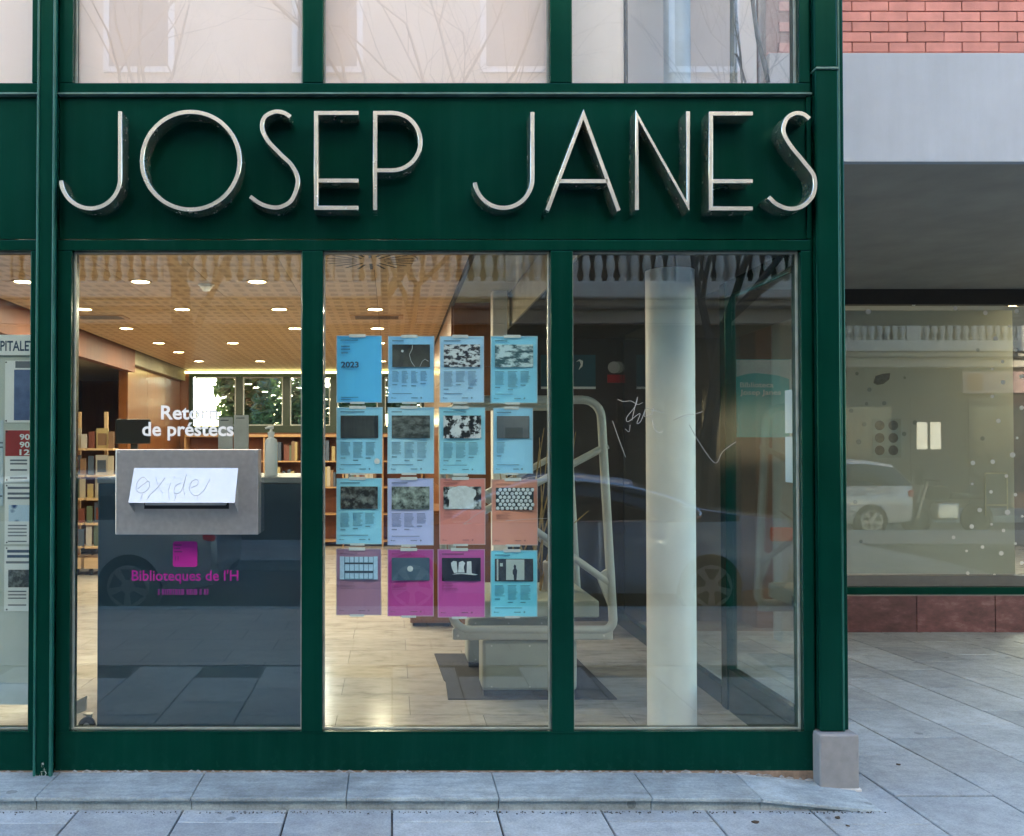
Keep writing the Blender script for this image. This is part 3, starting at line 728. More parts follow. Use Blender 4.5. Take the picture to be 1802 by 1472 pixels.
for s in scr:
    pts = catmull([(a, b, 0) for a, b in s], 5) if len(s) > 2 else [Vector((*a, 0)) for a in s]
    m.tube([onflap(a.x, a.y) for a in pts], 0.0011, 4)
obj('scribble', m, plain('grey_marker', (0.42, 0.46, 0.50), 0.7), rb)
for u, z in ((bx0+0.015, bz0+0.015), (bx1-0.015, bz0+0.015), (bx0+0.015, bz1-0.015), (bx1-0.015, bz1-0.015)):
    obj('screw', MB().lathe([(0.0, -0.0025), (0.004, -0.002), (0.005, 0.0)], (u, -0.0452, z), 10, 'y'), M_STEEL, rb)
# vinyl lettering on the glass
M_VINW = plain('white_vinyl', (0.80, 0.82, 0.82), 0.5, var=0.02)
M_VINM = plain('magenta_vinyl', (0.30, 0.003, 0.22), 0.5, var=0.03)
M_VINM2 = plain('faded_magenta_vinyl', (0.12, 0.01, 0.12), 0.5, var=0.1)
yv = 0.0505
def vinyl(txt, px0, px1, pyb, cap_px, mat, label, cat='lettering', bold=0.0, name='vinyl_lettering'):
    a, b = PX(px0, yv), PX(px1, yv); z = PZ(pyb, yv)
    me = text_mesh(txt, 1.0, mat, name, bold=bold, depth=0.0)
    xs_ = [v.co.x for v in me.vertices]; zs_ = [v.co.z for v in me.vertices]
    cap = PZ(pyb-cap_px, yv)-z
    # cap height of the built-in font is about 0.73 of its size
    sx = (b-a)/(max(xs_)-min(xs_)); sz = cap/0.73
    for v in me.vertices: v.co = (a+(v.co.x-min(xs_))*sx, yv, z+v.co.z*sz)
    return obj(name, me, mat, label=label, cat=cat)
vinyl('Retorn', 283, 383, 738, 25, M_VINW, 'white vinyl word Retorn on the glass above the return box', bold=0.022)
vinyl('de préstecs', 250, 411, 767, 25, M_VINW, 'white vinyl words de préstecs on the glass touching the return box', bold=0.022)
vinyl("Biblioteques de l'H", 233, 420, 1022, 19, M_VINM, 'magenta vinyl line reading Biblioteques de l\'H on the glass below the return box', bold=0.008)
m = MB(); px_ = 279.0; rg = random.Random(4)
while px_ < 366:
    w_ = rg.uniform(2.0, 6.0); t_ = rg.choice((0, 0, 0, 4))
    m.box(PX(px_, yv), PX(px_+w_, yv), yv, yv+0.0004, PZ(1047, yv), PZ(1037-t_, yv)); px_ += w_+rg.choice((1.2, 1.2, 1.2, 4))
obj('vinyl_lettering', m, M_VINM2, label='faded small magenta vinyl line under the larger magenta lettering', cat='lettering')
m = MB(); lx0, lx1, lz0, lz1 = PX(305, yv), PX(348, yv), PZ(998, yv), PZ(953, yv)
def rrect(x0, x1, z0, z1, r, n=5):
    pts = []
    for cx_, cz_, a0 in ((x1-r, z0+r, -90), (x1-r, z1-r, 0), (x0+r, z1-r, 90), (x0+r, z0+r, 180)):
        for k in range(n+1):
            a = R(a0+90*k/n); pts.append((cx_+r*math.cos(a), cz_+r*math.sin(a)))
    return pts
lw_, lh_ = lx1-lx0, lz1-lz0
m.prism(rrect(lx0, lx1, lz0, lz1, 0.012), yv, yv+0.0006)
logo = obj('vinyl_logo', m, M_VINM, label='magenta rounded square library logo on the glass with small bars', cat='logo')
m = MB()
for z, l in ((0.83, 0.35), (0.70, 0.30), (0.57, 0.38)): m.box(lx0+lw_*0.06, lx0+lw_*l, yv-0.0008, yv-0.0002, lz0+lh_*z, lz0+lh_*(z+0.05))
m.box(lx0+lw_*0.1, lx0+lw_*0.13, yv-0.0008, yv-0.0002, lz0+lh_*0.25, lz0+lh_*0.42).box(lx0+lw_*0.2, lx0+lw_*0.23, yv-0.0008, yv-0.0002, lz0+lh_*0.25, lz0+lh_*0.42)
obj('logo_bars', m, M_VINM2, logo)

# ------------------------------------------------------------------ posters taped inside the second pane
def photo_mat(name, kind, dark=(0.008, 0.009, 0.011), light=(0.55, 0.6, 0.62), scale=10.0, lo=0.4, hi=0.6, seed=0.0, stretch=(1, 1, 1)):
    m, nt, bs = new_mat(name)
    tc = N(nt, 'ShaderNodeNewGeometry'); mp = N(nt, 'ShaderNodeMapping'); mp.inputs['Scale'].default_value = stretch; mp.inputs['Location'].default_value = (seed, seed*1.7, seed*0.6)
    nt.links.new(tc.outputs['Position'], mp.inputs['Vector'])
    if kind == 'noise': f = noise(nt, mp.outputs[0], scale, 8, 0.62)
    else:
        vo = N(nt, 'ShaderNodeTexVoronoi'); vo.inputs['Scale'].default_value = scale; nt.links.new(mp.outputs[0], vo.inputs['Vector'])
        f = mth(nt, 'ADD', vo.outputs['Distance'], mth(nt, 'MULTIPLY', noise(nt, mp.outputs[0], scale*1.4, 4), 0.35)); 
    c = ramp(nt, f, [(lo, dark), (hi, light)])
    nt.links.new(c, bs.inputs['Base Color']); bs.inputs['Roughness'].default_value = 0.5; return m
INK = plain('blue_black_ink', (0.012, 0.05, 0.11), 0.7)
yp = 0.064
TAPE = plain('clear_tape', (0.62, 0.66, 0.66), 0.35, var=0.1)
Cb1, Cb2, Cb3 = (0.10, 0.46, 0.85), (0.26, 0.54, 0.85), (0.20, 0.55, 0.70)
cells = [  # px box, colour, photo kind, label
 (592, 672, 591, 709, (0.07, 0.42, 0.88), 'cover', 'bright blue cover sheet reading 2023, topmost on the left of the grid'),
 (683, 764, 592, 709, (0.22, 0.50, 0.86), 'dark_curve', 'light blue poster with dark photo crossed by a pale line, beside the cover sheet'),
 (774, 852, 592, 709, (0.33, 0.56, 0.80), 'mess', 'pale blue poster with busy black and white drawing, third in the top row'),
 (864, 946, 592, 710, (0.20, 0.55, 0.76), 'mess2', 'blue poster with cartoon-like bowls drawing, last in the top row'),
 (592, 673, 717, 834, (0.24, 0.56, 0.77), 'curtain', 'blue poster with dark curtain photo under the 2023 sheet'),
 (682, 764, 717, 834, (0.32, 0.59, 0.76), 'land', 'blue poster with dim landscape photo, second row'),
 (773, 854, 717, 835, (0.27, 0.60, 0.76), 'contrast', 'blue poster with high contrast black and white photo, second row'),
 (868, 938, 718, 834, (0.26, 0.56, 0.82), 'grey', 'narrow blue poster with flat grey photo, last in the second row'),
 (592, 672, 842, 958, (0.23, 0.57, 0.76), 'crowd', 'blue poster with dark crowd photo and a bent corner, third row'),
 (682, 763, 842, 960, (0.44, 0.48, 0.78), 'greenish', 'lilac poster with grey green photo of people, third row'),
 (773, 854, 842, 959, (0.60, 0.22, 0.19), 'blob', 'salmon poster with big white rounded shape, third row'),
 (865, 946, 844, 960, (0.60, 0.26, 0.19), 'dots', 'salmon poster with rows of pale dots, last in the third row'),
 (592, 671, 966, 1083, (0.32, 0.17, 0.28), 'shelves', 'dull mauve poster with pale bookshelf picture, bottom row'),
 (682, 763, 967, 1085, (0.42, 0.05, 0.28), 'disc', 'magenta poster with small pale disc on slate photo, bottom row'),
 (770, 853, 967, 1087, (0.47, 0.07, 0.33), 'white3', 'magenta poster with white shapes on black photo, bottom row'),
 (863, 945, 969, 1086, (0.16, 0.58, 0.76), 'figure', 'turquoise poster with standing figure in a bright doorway, bottom row'),
]
PH = {
 'dark_curve': photo_mat('photo_dark', 'noise', (0.02, 0.022, 0.024), (0.07, 0.075, 0.07), 9, 0.35, 0.7, 3),
 'mess': photo_mat('photo_mess', 'noise', (0.015, 0.02, 0.035), (0.62, 0.68, 0.74), 34, 0.46, 0.54, 5, (1, 1, 1.9)),
 'mess2': photo_mat('photo_mess_b', 'noise', (0.02, 0.09, 0.12), (0.5, 0.68, 0.75), 27, 0.44, 0.55, 9, (0.7, 1, 1.8)),
 'curtain': photo_mat('photo_curtain', 'noise', (0.008, 0.014, 0.02), (0.045, 0.06, 0.066), 60, 0.35, 0.7, 2, (1, 1, 0.04)),
 'land': photo_mat('photo_land', 'noise', (0.02, 0.03, 0.03), (0.22, 0.25, 0.25), 26, 0.4, 0.72, 7, (1, 1, 1.6)),
 'contrast': photo_mat('photo_contrast', 'noise', (0.006, 0.008, 0.012), (0.7, 0.74, 0.78), 24, 0.47, 0.53, 11),
 'grey': photo_mat('photo_grey', 'noise', (0.09, 0.105, 0.12), (0.14, 0.16, 0.18), 9, 0.3, 0.7, 13),
 'crowd': photo_mat('photo_crowd', 'noise', (0.01, 0.013, 0.014), (0.3, 0.33, 0.32), 34, 0.45, 0.75, 17),
 'greenish': photo_mat('photo_people', 'noise', (0.01, 0.02, 0.02), (0.42, 0.5, 0.47), 32, 0.38, 0.66, 19),
 'blob': photo_mat('photo_blob_ground', 'noise', (0.012, 0.015, 0.02), (0.5, 0.55, 0.56), 30, 0.45, 0.6, 21),
 'dots': plain('photo_dot_ground', (0.012, 0.03, 0.035), 0.5),
 'shelves': plain('photo_shelf_ground', (0.10, 0.22, 0.34), 0.5),
 'disc': photo_mat('photo_slate', 'noise', (0.055, 0.10, 0.16), (0.085, 0.15, 0.23), 8, 0.3, 0.7, 23),
 'white3': plain('photo_black_ground', (0.004, 0.004, 0.008), 0.4),
 'figure': photo_mat('photo_stage', 'noise', (0.012, 0.014, 0.016), (0.05, 0.055, 0.05), 25, 0.4, 0.7, 27),
}
PALE = plain('pale_print', (0.62, 0.68, 0.72), 0.6, var=0.12, scale=60)
PALEB = plain('pale_blue_print', (0.42, 0.62, 0.82), 0.6, var=0.1, scale=60)
DARKP = plain('black_print', (0.01, 0.012, 0.014), 0.6)
for k, (a, b, c, d, col, kd, lab) in enumerate(cells):
    x0, x1, z0, z1 = PX(a, yp), PX(b, yp), PZ(d, yp), PZ(c, yp); W, H = x1-x0, z1-z0
    root = empty('poster', ((x0+x1)/2, yp, z0), lab, 'poster', 'posters taped inside the second window')
    col = tuple(min(0.95, c*1.22) for c in col)
    pm_ = plain(f'poster_paper_{kd}', col, 0.7, var=0.03, scale=5)
    # slightly buckled sheet with real thickness
    nx, nz = 5, 6; tilt = rnd.uniform(-0.004, 0.004); m = MB()
    def pt(i, j, dy):
        u, v = i/nx, j/nz
        bow = 0.006*math.sin(math.pi*v)*(0.6+0.4*math.sin(u*3+k)) + 0.003*math.sin(u*5+k*2)+0.003
        return (x0+W*u+tilt*(v-0.5), yp+bow+dy, z0+H*v+tilt*0.6*(u-0.5))
    for i in range(nx):
        for j in range(nz):
            m.quad(pt(i, j, 0), pt(i+1, j, 0), pt(i+1, j+1, 0), pt(i, j+1, 0)); m.quad(pt(i, j+1, 0.0004), pt(i+1, j+1, 0.0004), pt(i+1, j, 0.0004), pt(i, j, 0.0004))
    sh = obj('sheet', m, pm_, root, smooth=True)
    e = 0.0035; m = MB()        # unprinted white margin
    for (u0, u1, v0, v1) in ((0, 1, 0, e/H), (0, 1, 1-e/H, 1), (0, e/W, e/H, 1-e/H), (1-e/W, 1, e/H, 1-e/H)):
        m.quad((x0+W*u0, yp-0.0012, z0+H*v0), (x0+W*u1, yp-0.0012, z0+H*v0), (x0+W*u1, yp-0.0012, z0+H*v1), (x0+W*u0, yp-0.0012, z0+H*v1))
    obj('paper_margin', m, plain(f'poster_margin_{kd}', tuple(0.45*x+0.28 for x in col), 0.7, var=0.05), root)
    obj('tape', MB().box(x0+W*0.28, x0+W*0.64, yp-0.0025, yp-0.0018, z1-0.008, z1+0.006), TAPE, root)
    obj('tape', MB().box(x0+W*0.3, x0+W*0.62, yp-0.0025, yp-0.0018, z0-0.006, z0+0.004), TAPE, root)
    yq = yp-0.0020
    def rect(mb, u0, u1, v0, v1, y_=yq): mb.quad((x0+W*u0, y_, z0+H*v0), (x0+W*u1, y_, z0+H*v0), (x0+W*u1, y_, z0+H*v1), (x0+W*u0, y_, z0+H*v1)); return mb
    tx = MB(); salmon = col[0] > 0.3 and col[2] < 0.4
    inkm = plain(f'ink_{kd}', tuple(x*(0.62 if salmon else 0.42) for x in col), 0.7)
    rect(tx, 0.09, 0.09+rnd.uniform(0.2, 0.55), 0.922, 0.940)
    if kd == 'cover':
        for v, l in ((0.83, 0.19), (0.785, 0.2), (0.735, 0.15)): rect(tx, 0.1, 0.1+l, v, v+0.02)
        rect(tx, 0.1, 0.48, 0.072, 0.086); rect(tx, 0.1, 0.32, 0.04, 0.052)
        me = text_mesh('2023', 1.0, INK, bold=0.03, depth=0.0)
        xs_ = [v.co.x for v in me.vertices]; sx = W*0.39/(max(xs_)-min(xs_)); sz = H*0.088/0.73
        for v in me.vertices: v.co = (x0+W*0.1+(v.co.x-min(xs_))*sx, yq, z0+H*0.525+v.co.z*sz)
        obj('printed_year', me, INK, root)
    else:
        ph = obj('printed_photo', rect(MB(), 0.09, 0.91, 0.535, 0.875), PH[kd], root)
        yr = yq-0.0004
        if kd == 'dark_curve':
            mm_ = MB(); mm_.tube([(x0+W*u, yr, z0+H*v) for u, v in ((.53,.87),(.52,.8),(.46,.72),(.5,.62),(.58,.54))], 0.0012, 4)
            mm_.tube([(x0+W*u, yr, z0+H*v) for u, v in ((.69,.54),(.74,.62),(.8,.655),(.88,.62))], 0.001, 4)
            mm_.lathe([(0.0, yr-0.0002), (0.006, yr)], (x0+W*0.31, 0, z0+H*0.775), 12, 'y'); obj('photo_highlight', mm_, PALE, ph)
        if kd == 'blob':
            mm_ = MB(); pts = [(.2,.54),(.22,.68),(.17,.74),(.19,.82),(.3,.86),(.42,.885),(.58,.885),(.68,.855),(.79,.82),(.8,.75),(.74,.69),(.75,.54)]
            mm_.prism([(x0+W*u, z0+H*v) for u, v in pts], yr, yr+0.0002); obj('photo_shape', mm_, PALE, ph)
        if kd == 'dots':
            mm_ = MB()
            for r_ in range(6):
                for c_ in range(8):
                    cx_ = 0.135+0.1*c_+(0.05 if r_ % 2 else 0)+rnd.uniform(-.008, .008)
                    if cx_ > 0.89: continue
                    mm_.lathe([(0.0, yr-0.0012), (0.006, yr-0.0008), (0.0085, yr)], (x0+W*cx_, 0, z0+H*(0.562+0.056*r_+rnd.uniform(-.004, .004))), 9, 'y')
            obj('photo_dots', mm_, PALE, ph)
        if kd == 'shelves':
            mm_ = MB()
            for r_, (v0, v1) in enumerate(((.55,.63),(.67,.765),(.795,.88))):
                for c_ in range(6): rect(mm_, 0.2+0.105*c_, 0.28+0.105*c_+rnd.uniform(0, .012), v0, v1, yr)
            rect(mm_, .08, .175, .54, .885, yr); rect(mm_, .83, .92, .54, .885, yr); obj('photo_shelf_blocks', mm_, PALEB, ph)
            obj('photo_shelf_lines', rect(rect(MB(), .18, .82, .64, .662, yr), .18, .82, .77, .79, yr), DARKP, ph)
        if kd == 'disc': obj('photo_disc', MB().lathe([(0.0, yr-0.0004), (0.0135, yr)], (x0+W*0.49, 0, z0+H*0.71), 18, 'y'), PALE, ph)
        if kd == 'white3':
            mm_ = MB()
            for pts in ([(.3,.72),(.28,.8),(.33,.83),(.4,.82),(.42,.66),(.35,.65)], [(.43,.66),(.45,.81),(.53,.83),(.58,.8),(.55,.74),(.57,.66)], [(.61,.655),(.62,.82),(.71,.825),(.72,.64)], [(.3,.63),(.5,.64),(.8,.62),(.85,.63),(.7,.65),(.4,.65)]):
                mm_.prism([(x0+W*u, z0+H*v) for u, v in pts], yr, yr+0.0001)
            obj('photo_white_shapes', mm_, PALE, ph)
        if kd == 'figure':
            mm_ = MB(); rect(mm_, .13, .165, .55, .87, yr); rect(mm_, .33, .72, .555, .865, yr); rect(mm_, .2, .26, .76, .81, yr); obj('photo_bright_door', mm_, plain('pale_stage', (0.42, 0.5, 0.48), 0.6), ph)
            obj('photo_figure', MB().prism([(x0+W*u, z0+H*v) for u, v in ((.5,.54),(.55,.54),(.56,.64),(.57,.7),(.54,.73),(.545,.77),(.51,.79),(.49,.76),(.5,.73),(.47,.7),(.47,.65),(.49,.63))], yr-0.0006, yr-0.0003), DARKP, ph)
        if kd == 'grey': obj('photo_dark_block', rect(MB(), .3, .74, .54, .7, yr), plain('slate_print', (0.06, 0.075, 0.085), 0.6), ph)
        if not salmon and kd not in ('shelves', 'disc', 'white3'):
            ncol_ = 4 if kd == 'dark_curve' else (1 if kd == 'grey' else 3)
            for c_ in range(ncol_):
                u0 = 0.09 + c_*0.82/max(ncol_, 3); nlin = rnd.randint(9, 14)
                for l in range(nlin):
                    v0 = 0.465 - l*0.017; rect(tx, u0, u0+0.82/max(ncol_, 3)-0.06-rnd.uniform(0, 0.05), v0, v0+(0.008 if l else 0.011))
                rect(tx, u0, u0+0.11, 0.465-(nlin+2)*0.017, 0.465-(nlin+2)*0.017+0.016)
            rect(tx, 0.09, rnd.uniform(0.45, 0.75), 0.13, 0.142)
        else:
            for l in range(5): rect(tx, 0.09, rnd.uniform(0.3, 0.45), 0.49-l*0.022, 0.497-l*0.022)
        rect(tx, 0.07, 0.1, 0.064, 0.08); rect(tx, 0.11, 0.17, 0.064, 0.073); rect(tx, 0.5, 0.64, 0.064, 0.078)
        tx.lathe([(0.0, yq-0.0001), (0.0042, yq)], (x0+W*0.72, 0, z0+H*0.072), 10, 'y')
    obj('printed_text', tx, inkm, root)
# white round sticker on one poster
s = P(663.5, 812, yp-0.004)
obj('ring_sticker', MB().lathe([(0.005, -0.0004), (0.0055, 0.0), (0.013, 0.0), (0.013, 0.0006)], (s.x, yp-0.005, s.z), 18, 'y'), M_WHITE, label='tiny white ring sticker on the curtain poster', cat='sticker')

# ------------------------------------------------------------------ notice board behind the far pane
yb2 = 0.19
nb = empty('notice_board', (PX(-60, yb2), yb2, ZF), 'pale notice board with pinned sheets behind the pane cut off by the picture edge', 'notice board')
obj('board', MB().box(-2.9, PX(64, yb2), yb2, yb2+0.03, PZ(1202, yb2), PZ(590, yb2)), plain('pale_board', (0.44, 0.48, 0.44), 0.6, var=0.04), nb)
obj('board_header', MB().box(-2.9, PX(64, yb2), yb2-0.012, yb2-0.001, PZ(626, yb2), PZ(590, yb2)), M_PAPER, nb, bevel=0.002)
obj('board_skirt', MB().box(-2.9, PX(64, yb2), yb2-0.004, yb2+0.02, PZ(1240, yb2), PZ(1203, yb2)), plain('pale_blue_skirt', (0.5, 0.58, 0.62), 0.5), nb)
obj('board_leg', MB().box(-2.8, -2.75, yb2, yb2+0.03, ZF, PZ(1241, yb2)), M_STEEL, nb)
me = text_mesh("L'HOSPITALET", 1.0, INK, bold=0.022, depth=0.0)
xs_ = [v.co.x for v in me.vertices]; sx = 0.285/(max(xs_)-min(xs_)); sz = (PZ(600, yb2)-PZ(618, yb2))/0.73
xe = PX(62, yb2)
for v in me.vertices: v.co = (xe-0.285+(v.co.x-min(xs_))*sx, yb2-0.0126, PZ(618, yb2)+v.co.z*sz)
obj('header_lettering', me, INK, nb)
def bsheet(px0, px1, py0, py1, mat, lab, mats=()):
    y_ = yb2-0.004
    o = obj('pinned_sheet', MB().box(PX(px0, y_), PX(px1, y_), y_, y_+0.001, PZ(py1, y_), PZ(py0, y_)), mat, label=lab, cat='sheet', group='sheets on the notice board')
    for (a, b, c, d, mt) in mats:
        obj('printed_block', MB().box(PX(a, y_), PX(b, y_), y_-0.0006, y_-0.0002, PZ(d, y_), PZ(c, y_)), mt, o)
    for c in ((px0+3, py0+3), (px0+3, py1-3)):
        v = P(c[0], c[1], y_); obj('pin', MB().lathe([(0.0, -0.003), (0.004, -0.001), (0.004, 0.0)], (v.x, y_-0.0008, v.z), 8, 'y'), M_BLACK, o)
    return o
M_RED = plain('red_print', (0.30, 0.012, 0.014), 0.5)
M_BLUEP = photo_mat('photo_blue', 'voronoi', (0.012, 0.06, 0.2), (0.5, 0.65, 0.8), 18, 0.3, 0.5, 3)
M_POSTB = photo_mat('photo_violet', 'noise', (0.03, 0.06, 0.16), (0.1, 0.16, 0.32), 7, 0.3, 0.7, 5)
M_GINK = plain('grey_ink', (0.12, 0.14, 0.17), 0.7)
bsheet(8, 62, 635, 744, M_PAPER, 'white framed sheet with dark blue picture, under the board header', [(24, 60, 651, 740, M_POSTB), (26, 60, 636, 648, M_GINK), (27, 60, 637, 647, M_PAPER)][:2])
rs = bsheet(9, 62, 757, 848, M_PAPER, 'sheet with red number block at its top, pinned below the framed sheet', [(9.3, 62, 757.5, 803, M_RED)] + [(18, 48, y_, y_+3, M_GINK) for y_ in (809, 815, 826, 840)])
for i, t in enumerate(('90', '90', '12')):
    me = text_mesh(t, 1.0, M_PAPER, bold=0.025, depth=0.0); y_ = yb2-0.0052; z = PZ(776+i*13.5-2, y_)
    xs_ = [v.co.x for v in me.vertices]; k_ = (PX(52.5, y_)-PX(34.5, y_))/(max(xs_)-min(xs_)); sz = (PZ(765, y_)-PZ(775, y_))/0.73
    for v in me.vertices: v.co = (PX(34.5, y_)+(v.co.x-min(xs_))*k_, y_-0.0006, z+v.co.z*sz)
    obj('printed_number', me, M_PAPER, rs)
bsheet(9, 62, 852, 958, M_PAPER, 'pale sheet with blue bubble picture, middle of the board', [(16, 62, 889, 918, M_BLUEP)] + [(14, 60, y_, y_+4, M_GINK) for y_ in (857, 867, 875)] + [(15, 48, y_, y_+2.2, M_GINK) for y_ in (924, 930, 936, 942, 952)])
bsheet(9, 62, 962, 1076, M_PAPER, 'pale sheet with dark photo of a figure, lowest on the board', [(16, 62, 1003, 1034, PH['crowd'])] + [(14, 60, y_, y_+5, INK) for y_ in (968, 977)] + [(12, 60, 988, 992, M_GINK)] + [(16, 48, y_, y_+2.2, M_GINK) for y_ in (1040, 1046, 1052, 1064)])
bsheet(-40, 6, 740, 890, plain('pale_blue_sheet', (0.42, 0.5, 0.55), 0.7), 'pale blue sheet with tiny print at the outer edge of the board', [(-30, 5, y_, y_+3, M_GINK) for y_ in (778, 786, 872)])

# ------------------------------------------------------------------ column, machine, mat
yc = 0.72; cxr = PX(1222, yc); cxl = PX(1138, yc); cr = (cxr-cxl)/2
obj('column', MB().lathe([(cr, ZF), (cr, 2.449)], ((cxl+cxr)/2, yc, 0), 48), M_COLUMN, smooth=True, label='round white painted column standing inside the corner of the lobby', cat='column')
mat_ = MB(); a = [P(768, 1148, 2.45), P(968, 1148, 2.45), P(1085, 1227, 1.25), P(788, 1228, 1.25)]
m = MB(); zmt = ZF+0.006
pts = [(0.30, 2.5), (1.28, 2.5), (1.31, 1.27), (0.325, 1.27), (0.335, 1.7), (0.325, 1.73), (0.31, 2.2)]
n0 = len(pts); m.v = [(x_, y_, ZF+0.001) for x_, y_ in pts] + [(x_, y_, zmt) for x_, y_ in pts]
m.f = [tuple(range(n0)), tuple(reversed(range(n0, 2*n0)))] + [(i, n0+i, n0+(i+1) % n0, (i+1) % n0) for i in range(n0)]; m.m = [0]*len(m.f)
m.f = [tuple(reversed(f)) for f in m.f]
obj('floor_mat', m, M_MAT, label='black rubber mat with ragged side lying under the tubular frame machine', cat='mat')
mach = empty('display_machine', (0.8, 1.8, ZF), 'grey tubular metal frame machine with crossed braces on box feet', 'machine')
def frame(yf, x0, x1, z0, z1, r=0.026):
    pts = [(x0+0.04, z0+0.005), (x1-0.01, z0+0.005)]
    lean = 0.03
    loop = []
    def corner(cx_, cz_, rr, a0, a1):
        for k in range(7):
            a_ = R(a0+(a1-a0)*k/6); loop.append((cx_+rr*math.cos(a_), yf, cz_+rr*math.sin(a_)))
    corner(x0+0.12, z0+0.10, 0.10, 180, 270); corner(x1-0.06, z0+0.06, 0.06, 270, 360)
    corner(x1-0.15, z1-0.11, 0.11, 0, 90); corner(x0+0.13, z1-0.12, 0.12, 90, 180)
    loop = [(x_+(z_-z0)*-0.02*(1 if x_ > (x0+x1)/2 else 0), y_, z_) for x_, y_, z_ in loop]
    f_ = obj('tube_frame', MB().tube(loop, r, 10, closed=True), M_MACHINE, mach, smooth=True)
    xm, zm = x0+(x1-x0)*0.36, z0+(z1-z0)*0.56
    br = [((x1-0.03, z1-0.27), (x0+0.02, zm-0.16)), ((x1-0.015, z0+0.27), (x0+0.02, z1-0.42))]
    for i, (p0, p1) in enumerate(br):
        obj('brace', MB().tube([(p0[0], yf, p0[1]), (p0[0]*0.5+p1[0]*0.5, yf-0.002+0.004*i, p0[1]*0.5+p1[1]*0.5), (p1[0], yf, p1[1])], 0.021, 10), M_MACHINE, f_, smooth=True)
    obj('gusset', MB().prism([(x1-0.1, z0+0.32), (x1-0.03, z0+0.14), (x1-0.02, z0+0.32), (x1-0.04, z0+0.36)], yf-0.012, yf+0.012), M_MACHINE, f_, bevel=0.005)
    obj('bottom_rail', MB().box(x0+0.02, x1-0.005, yf-0.02, yf+0.02, z0-0.055, z0+0.012), M_MACHINE, f_, bevel=0.008)
    for bx_ in (x0+0.05, x1-0.06): obj('bolt', MB().lathe([(0.0, -0.006), (0.007, -0.004), (0.007, 0.0)], (bx_, yf-0.02, z0-0.03), 10, 'y'), M_STEEL, f_)
frame(1.32, 0.335, 1.30, 0.445, 1.80); frame(2.30, 0.335, 1.28, 0.445, 1.80)
for yf, (a, b) in ((1.33, (0.53, 1.09)), (2.06, (0.50, 1.05))):
    ft = obj('foot_box', MB().box(a, b, yf, yf+0.22, ZF+0.036, 0.383), M_MACHBOX, mach, bevel=0.02)
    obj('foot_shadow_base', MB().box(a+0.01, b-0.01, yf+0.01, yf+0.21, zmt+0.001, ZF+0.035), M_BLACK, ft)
    for u in (0.1, 0.5, 0.9):
        for z in (0.11, 0.35): obj('rivet', MB().lathe([(0.0, -0.003), (0.005, 0.0)], (a+(b-a)*u, yf, z), 8, 'y'), M_STEEL, ft)
obj('tray', MB().box(0.40, 1.24, 1.42, 2.22, 0.50, 0.60), M_MACHBOX, mach, bevel=0.01)
obj('vent_slots', MB().box(0.60, 0.68, 1.414, 1.4195, 0.53, 0.54).box(0.60, 0.68, 1.414, 1.4195, 0.55, 0.56).box(0.60, 0.68, 1.414, 1.4195, 0.57, 0.58), M_BLACK, mach)
obj('drum', MB().lathe([(0.09, 0.601), (0.09, 0.78), (0.08, 0.79), (0.0, 0.79)], (1.06, 1.85, 0), 24), plain('steel_drum', (0.3, 0.31, 0.3), 0.35, 0.6), mach, smooth=True)
M_REED = plain('dry_reed', (0.30, 0.20, 0.07), 0.6, var=0.3, scale=30)
reed = empty('dried_branches', (0.9, 1.9, 0.6), 'dry brown reeds standing inside the tubular frame machine', 'dried plant')
for k in range(16):
    bx_, by_ = 0.9+rnd.uniform(-.14, .14), 1.9+rnd.uniform(-.1, .1)
    tip = (bx_+rnd.uniform(-.28, .28), by_+rnd.uniform(-.15, .15), 1.1+rnd.uniform(0, .6)); mid = (bx_*0.6+tip[0]*0.4+rnd.uniform(-.05, .05), by_, 0.95)
    obj('reed_stem', MB().tube([(bx_, by_, 0.602), mid, tip], [0.007, 0.006, 0.002], 5), M_REED, reed, smooth=True)
# low wooden counter seen under the posters
lc = empty('low_cabinet', (0.3, 4.0, ZF), 'low orange wooden cabinet by the hall wall seen under the posters', 'cabinet')
cx0, cx1 = PX(722, 3.55), 0.478
obj('cabinet_body', MB().box(cx0, cx1, 3.55, 4.6, ZF+0.03, 1.0), M_WOODWALL, lc, bevel=0.004)
obj('cabinet_plinth', MB().box(cx0+0.02, cx1-0.01, 3.58, 4.58, ZF+0.001, ZF+0.029), M_BLACK, lc)
obj('cabinet_door', MB().box(cx0+0.01, cx1-0.01, 3.532, 3.549, ZF+0.05, 0.98), M_WOODWALL, lc, bevel=0.002)

# ------------------------------------------------------------------ bookcase under the back windows, books
bc = empty('long_bookcase', (-1.2, YBK-0.2, ZF), 'long low wooden bookcase under the back windows', 'bookcase')
zb = zW0-0.09; yb0, yb1 = YBK-0.34, YBK-0.012
obj('bookcase_top', MB().box(-3.1, 0.45, yb0-0.02, yb1, zb-0.04, zb), M_WOODSHELF, bc, bevel=0.003)
nbay = 6; bwid = 3.55/nbay; shz = [0.12, 0.52, 0.92, 1.31]
for i in range(nbay+1):
    x_ = -3.1+bwid*i; obj('bookcase_upright', MB().box(x_-0.012, x_+0.012, yb0, yb1, ZF, zb-0.041), M_WOODSHELF, bc)
for i in range(nbay):
    for z in shz: obj('shelf', MB().box(-3.1+bwid*i+0.013, -3.1+bwid*(i+1)-0.013, yb0+0.002, yb1-0.02, z, z+0.022), M_WOODSHELF, bc)
obj('bookcase_back', MB().box(-3.1, 0.45, yb1-0.018, yb1-0.001, ZF, zb-0.042), M_WOODDARK, bc)
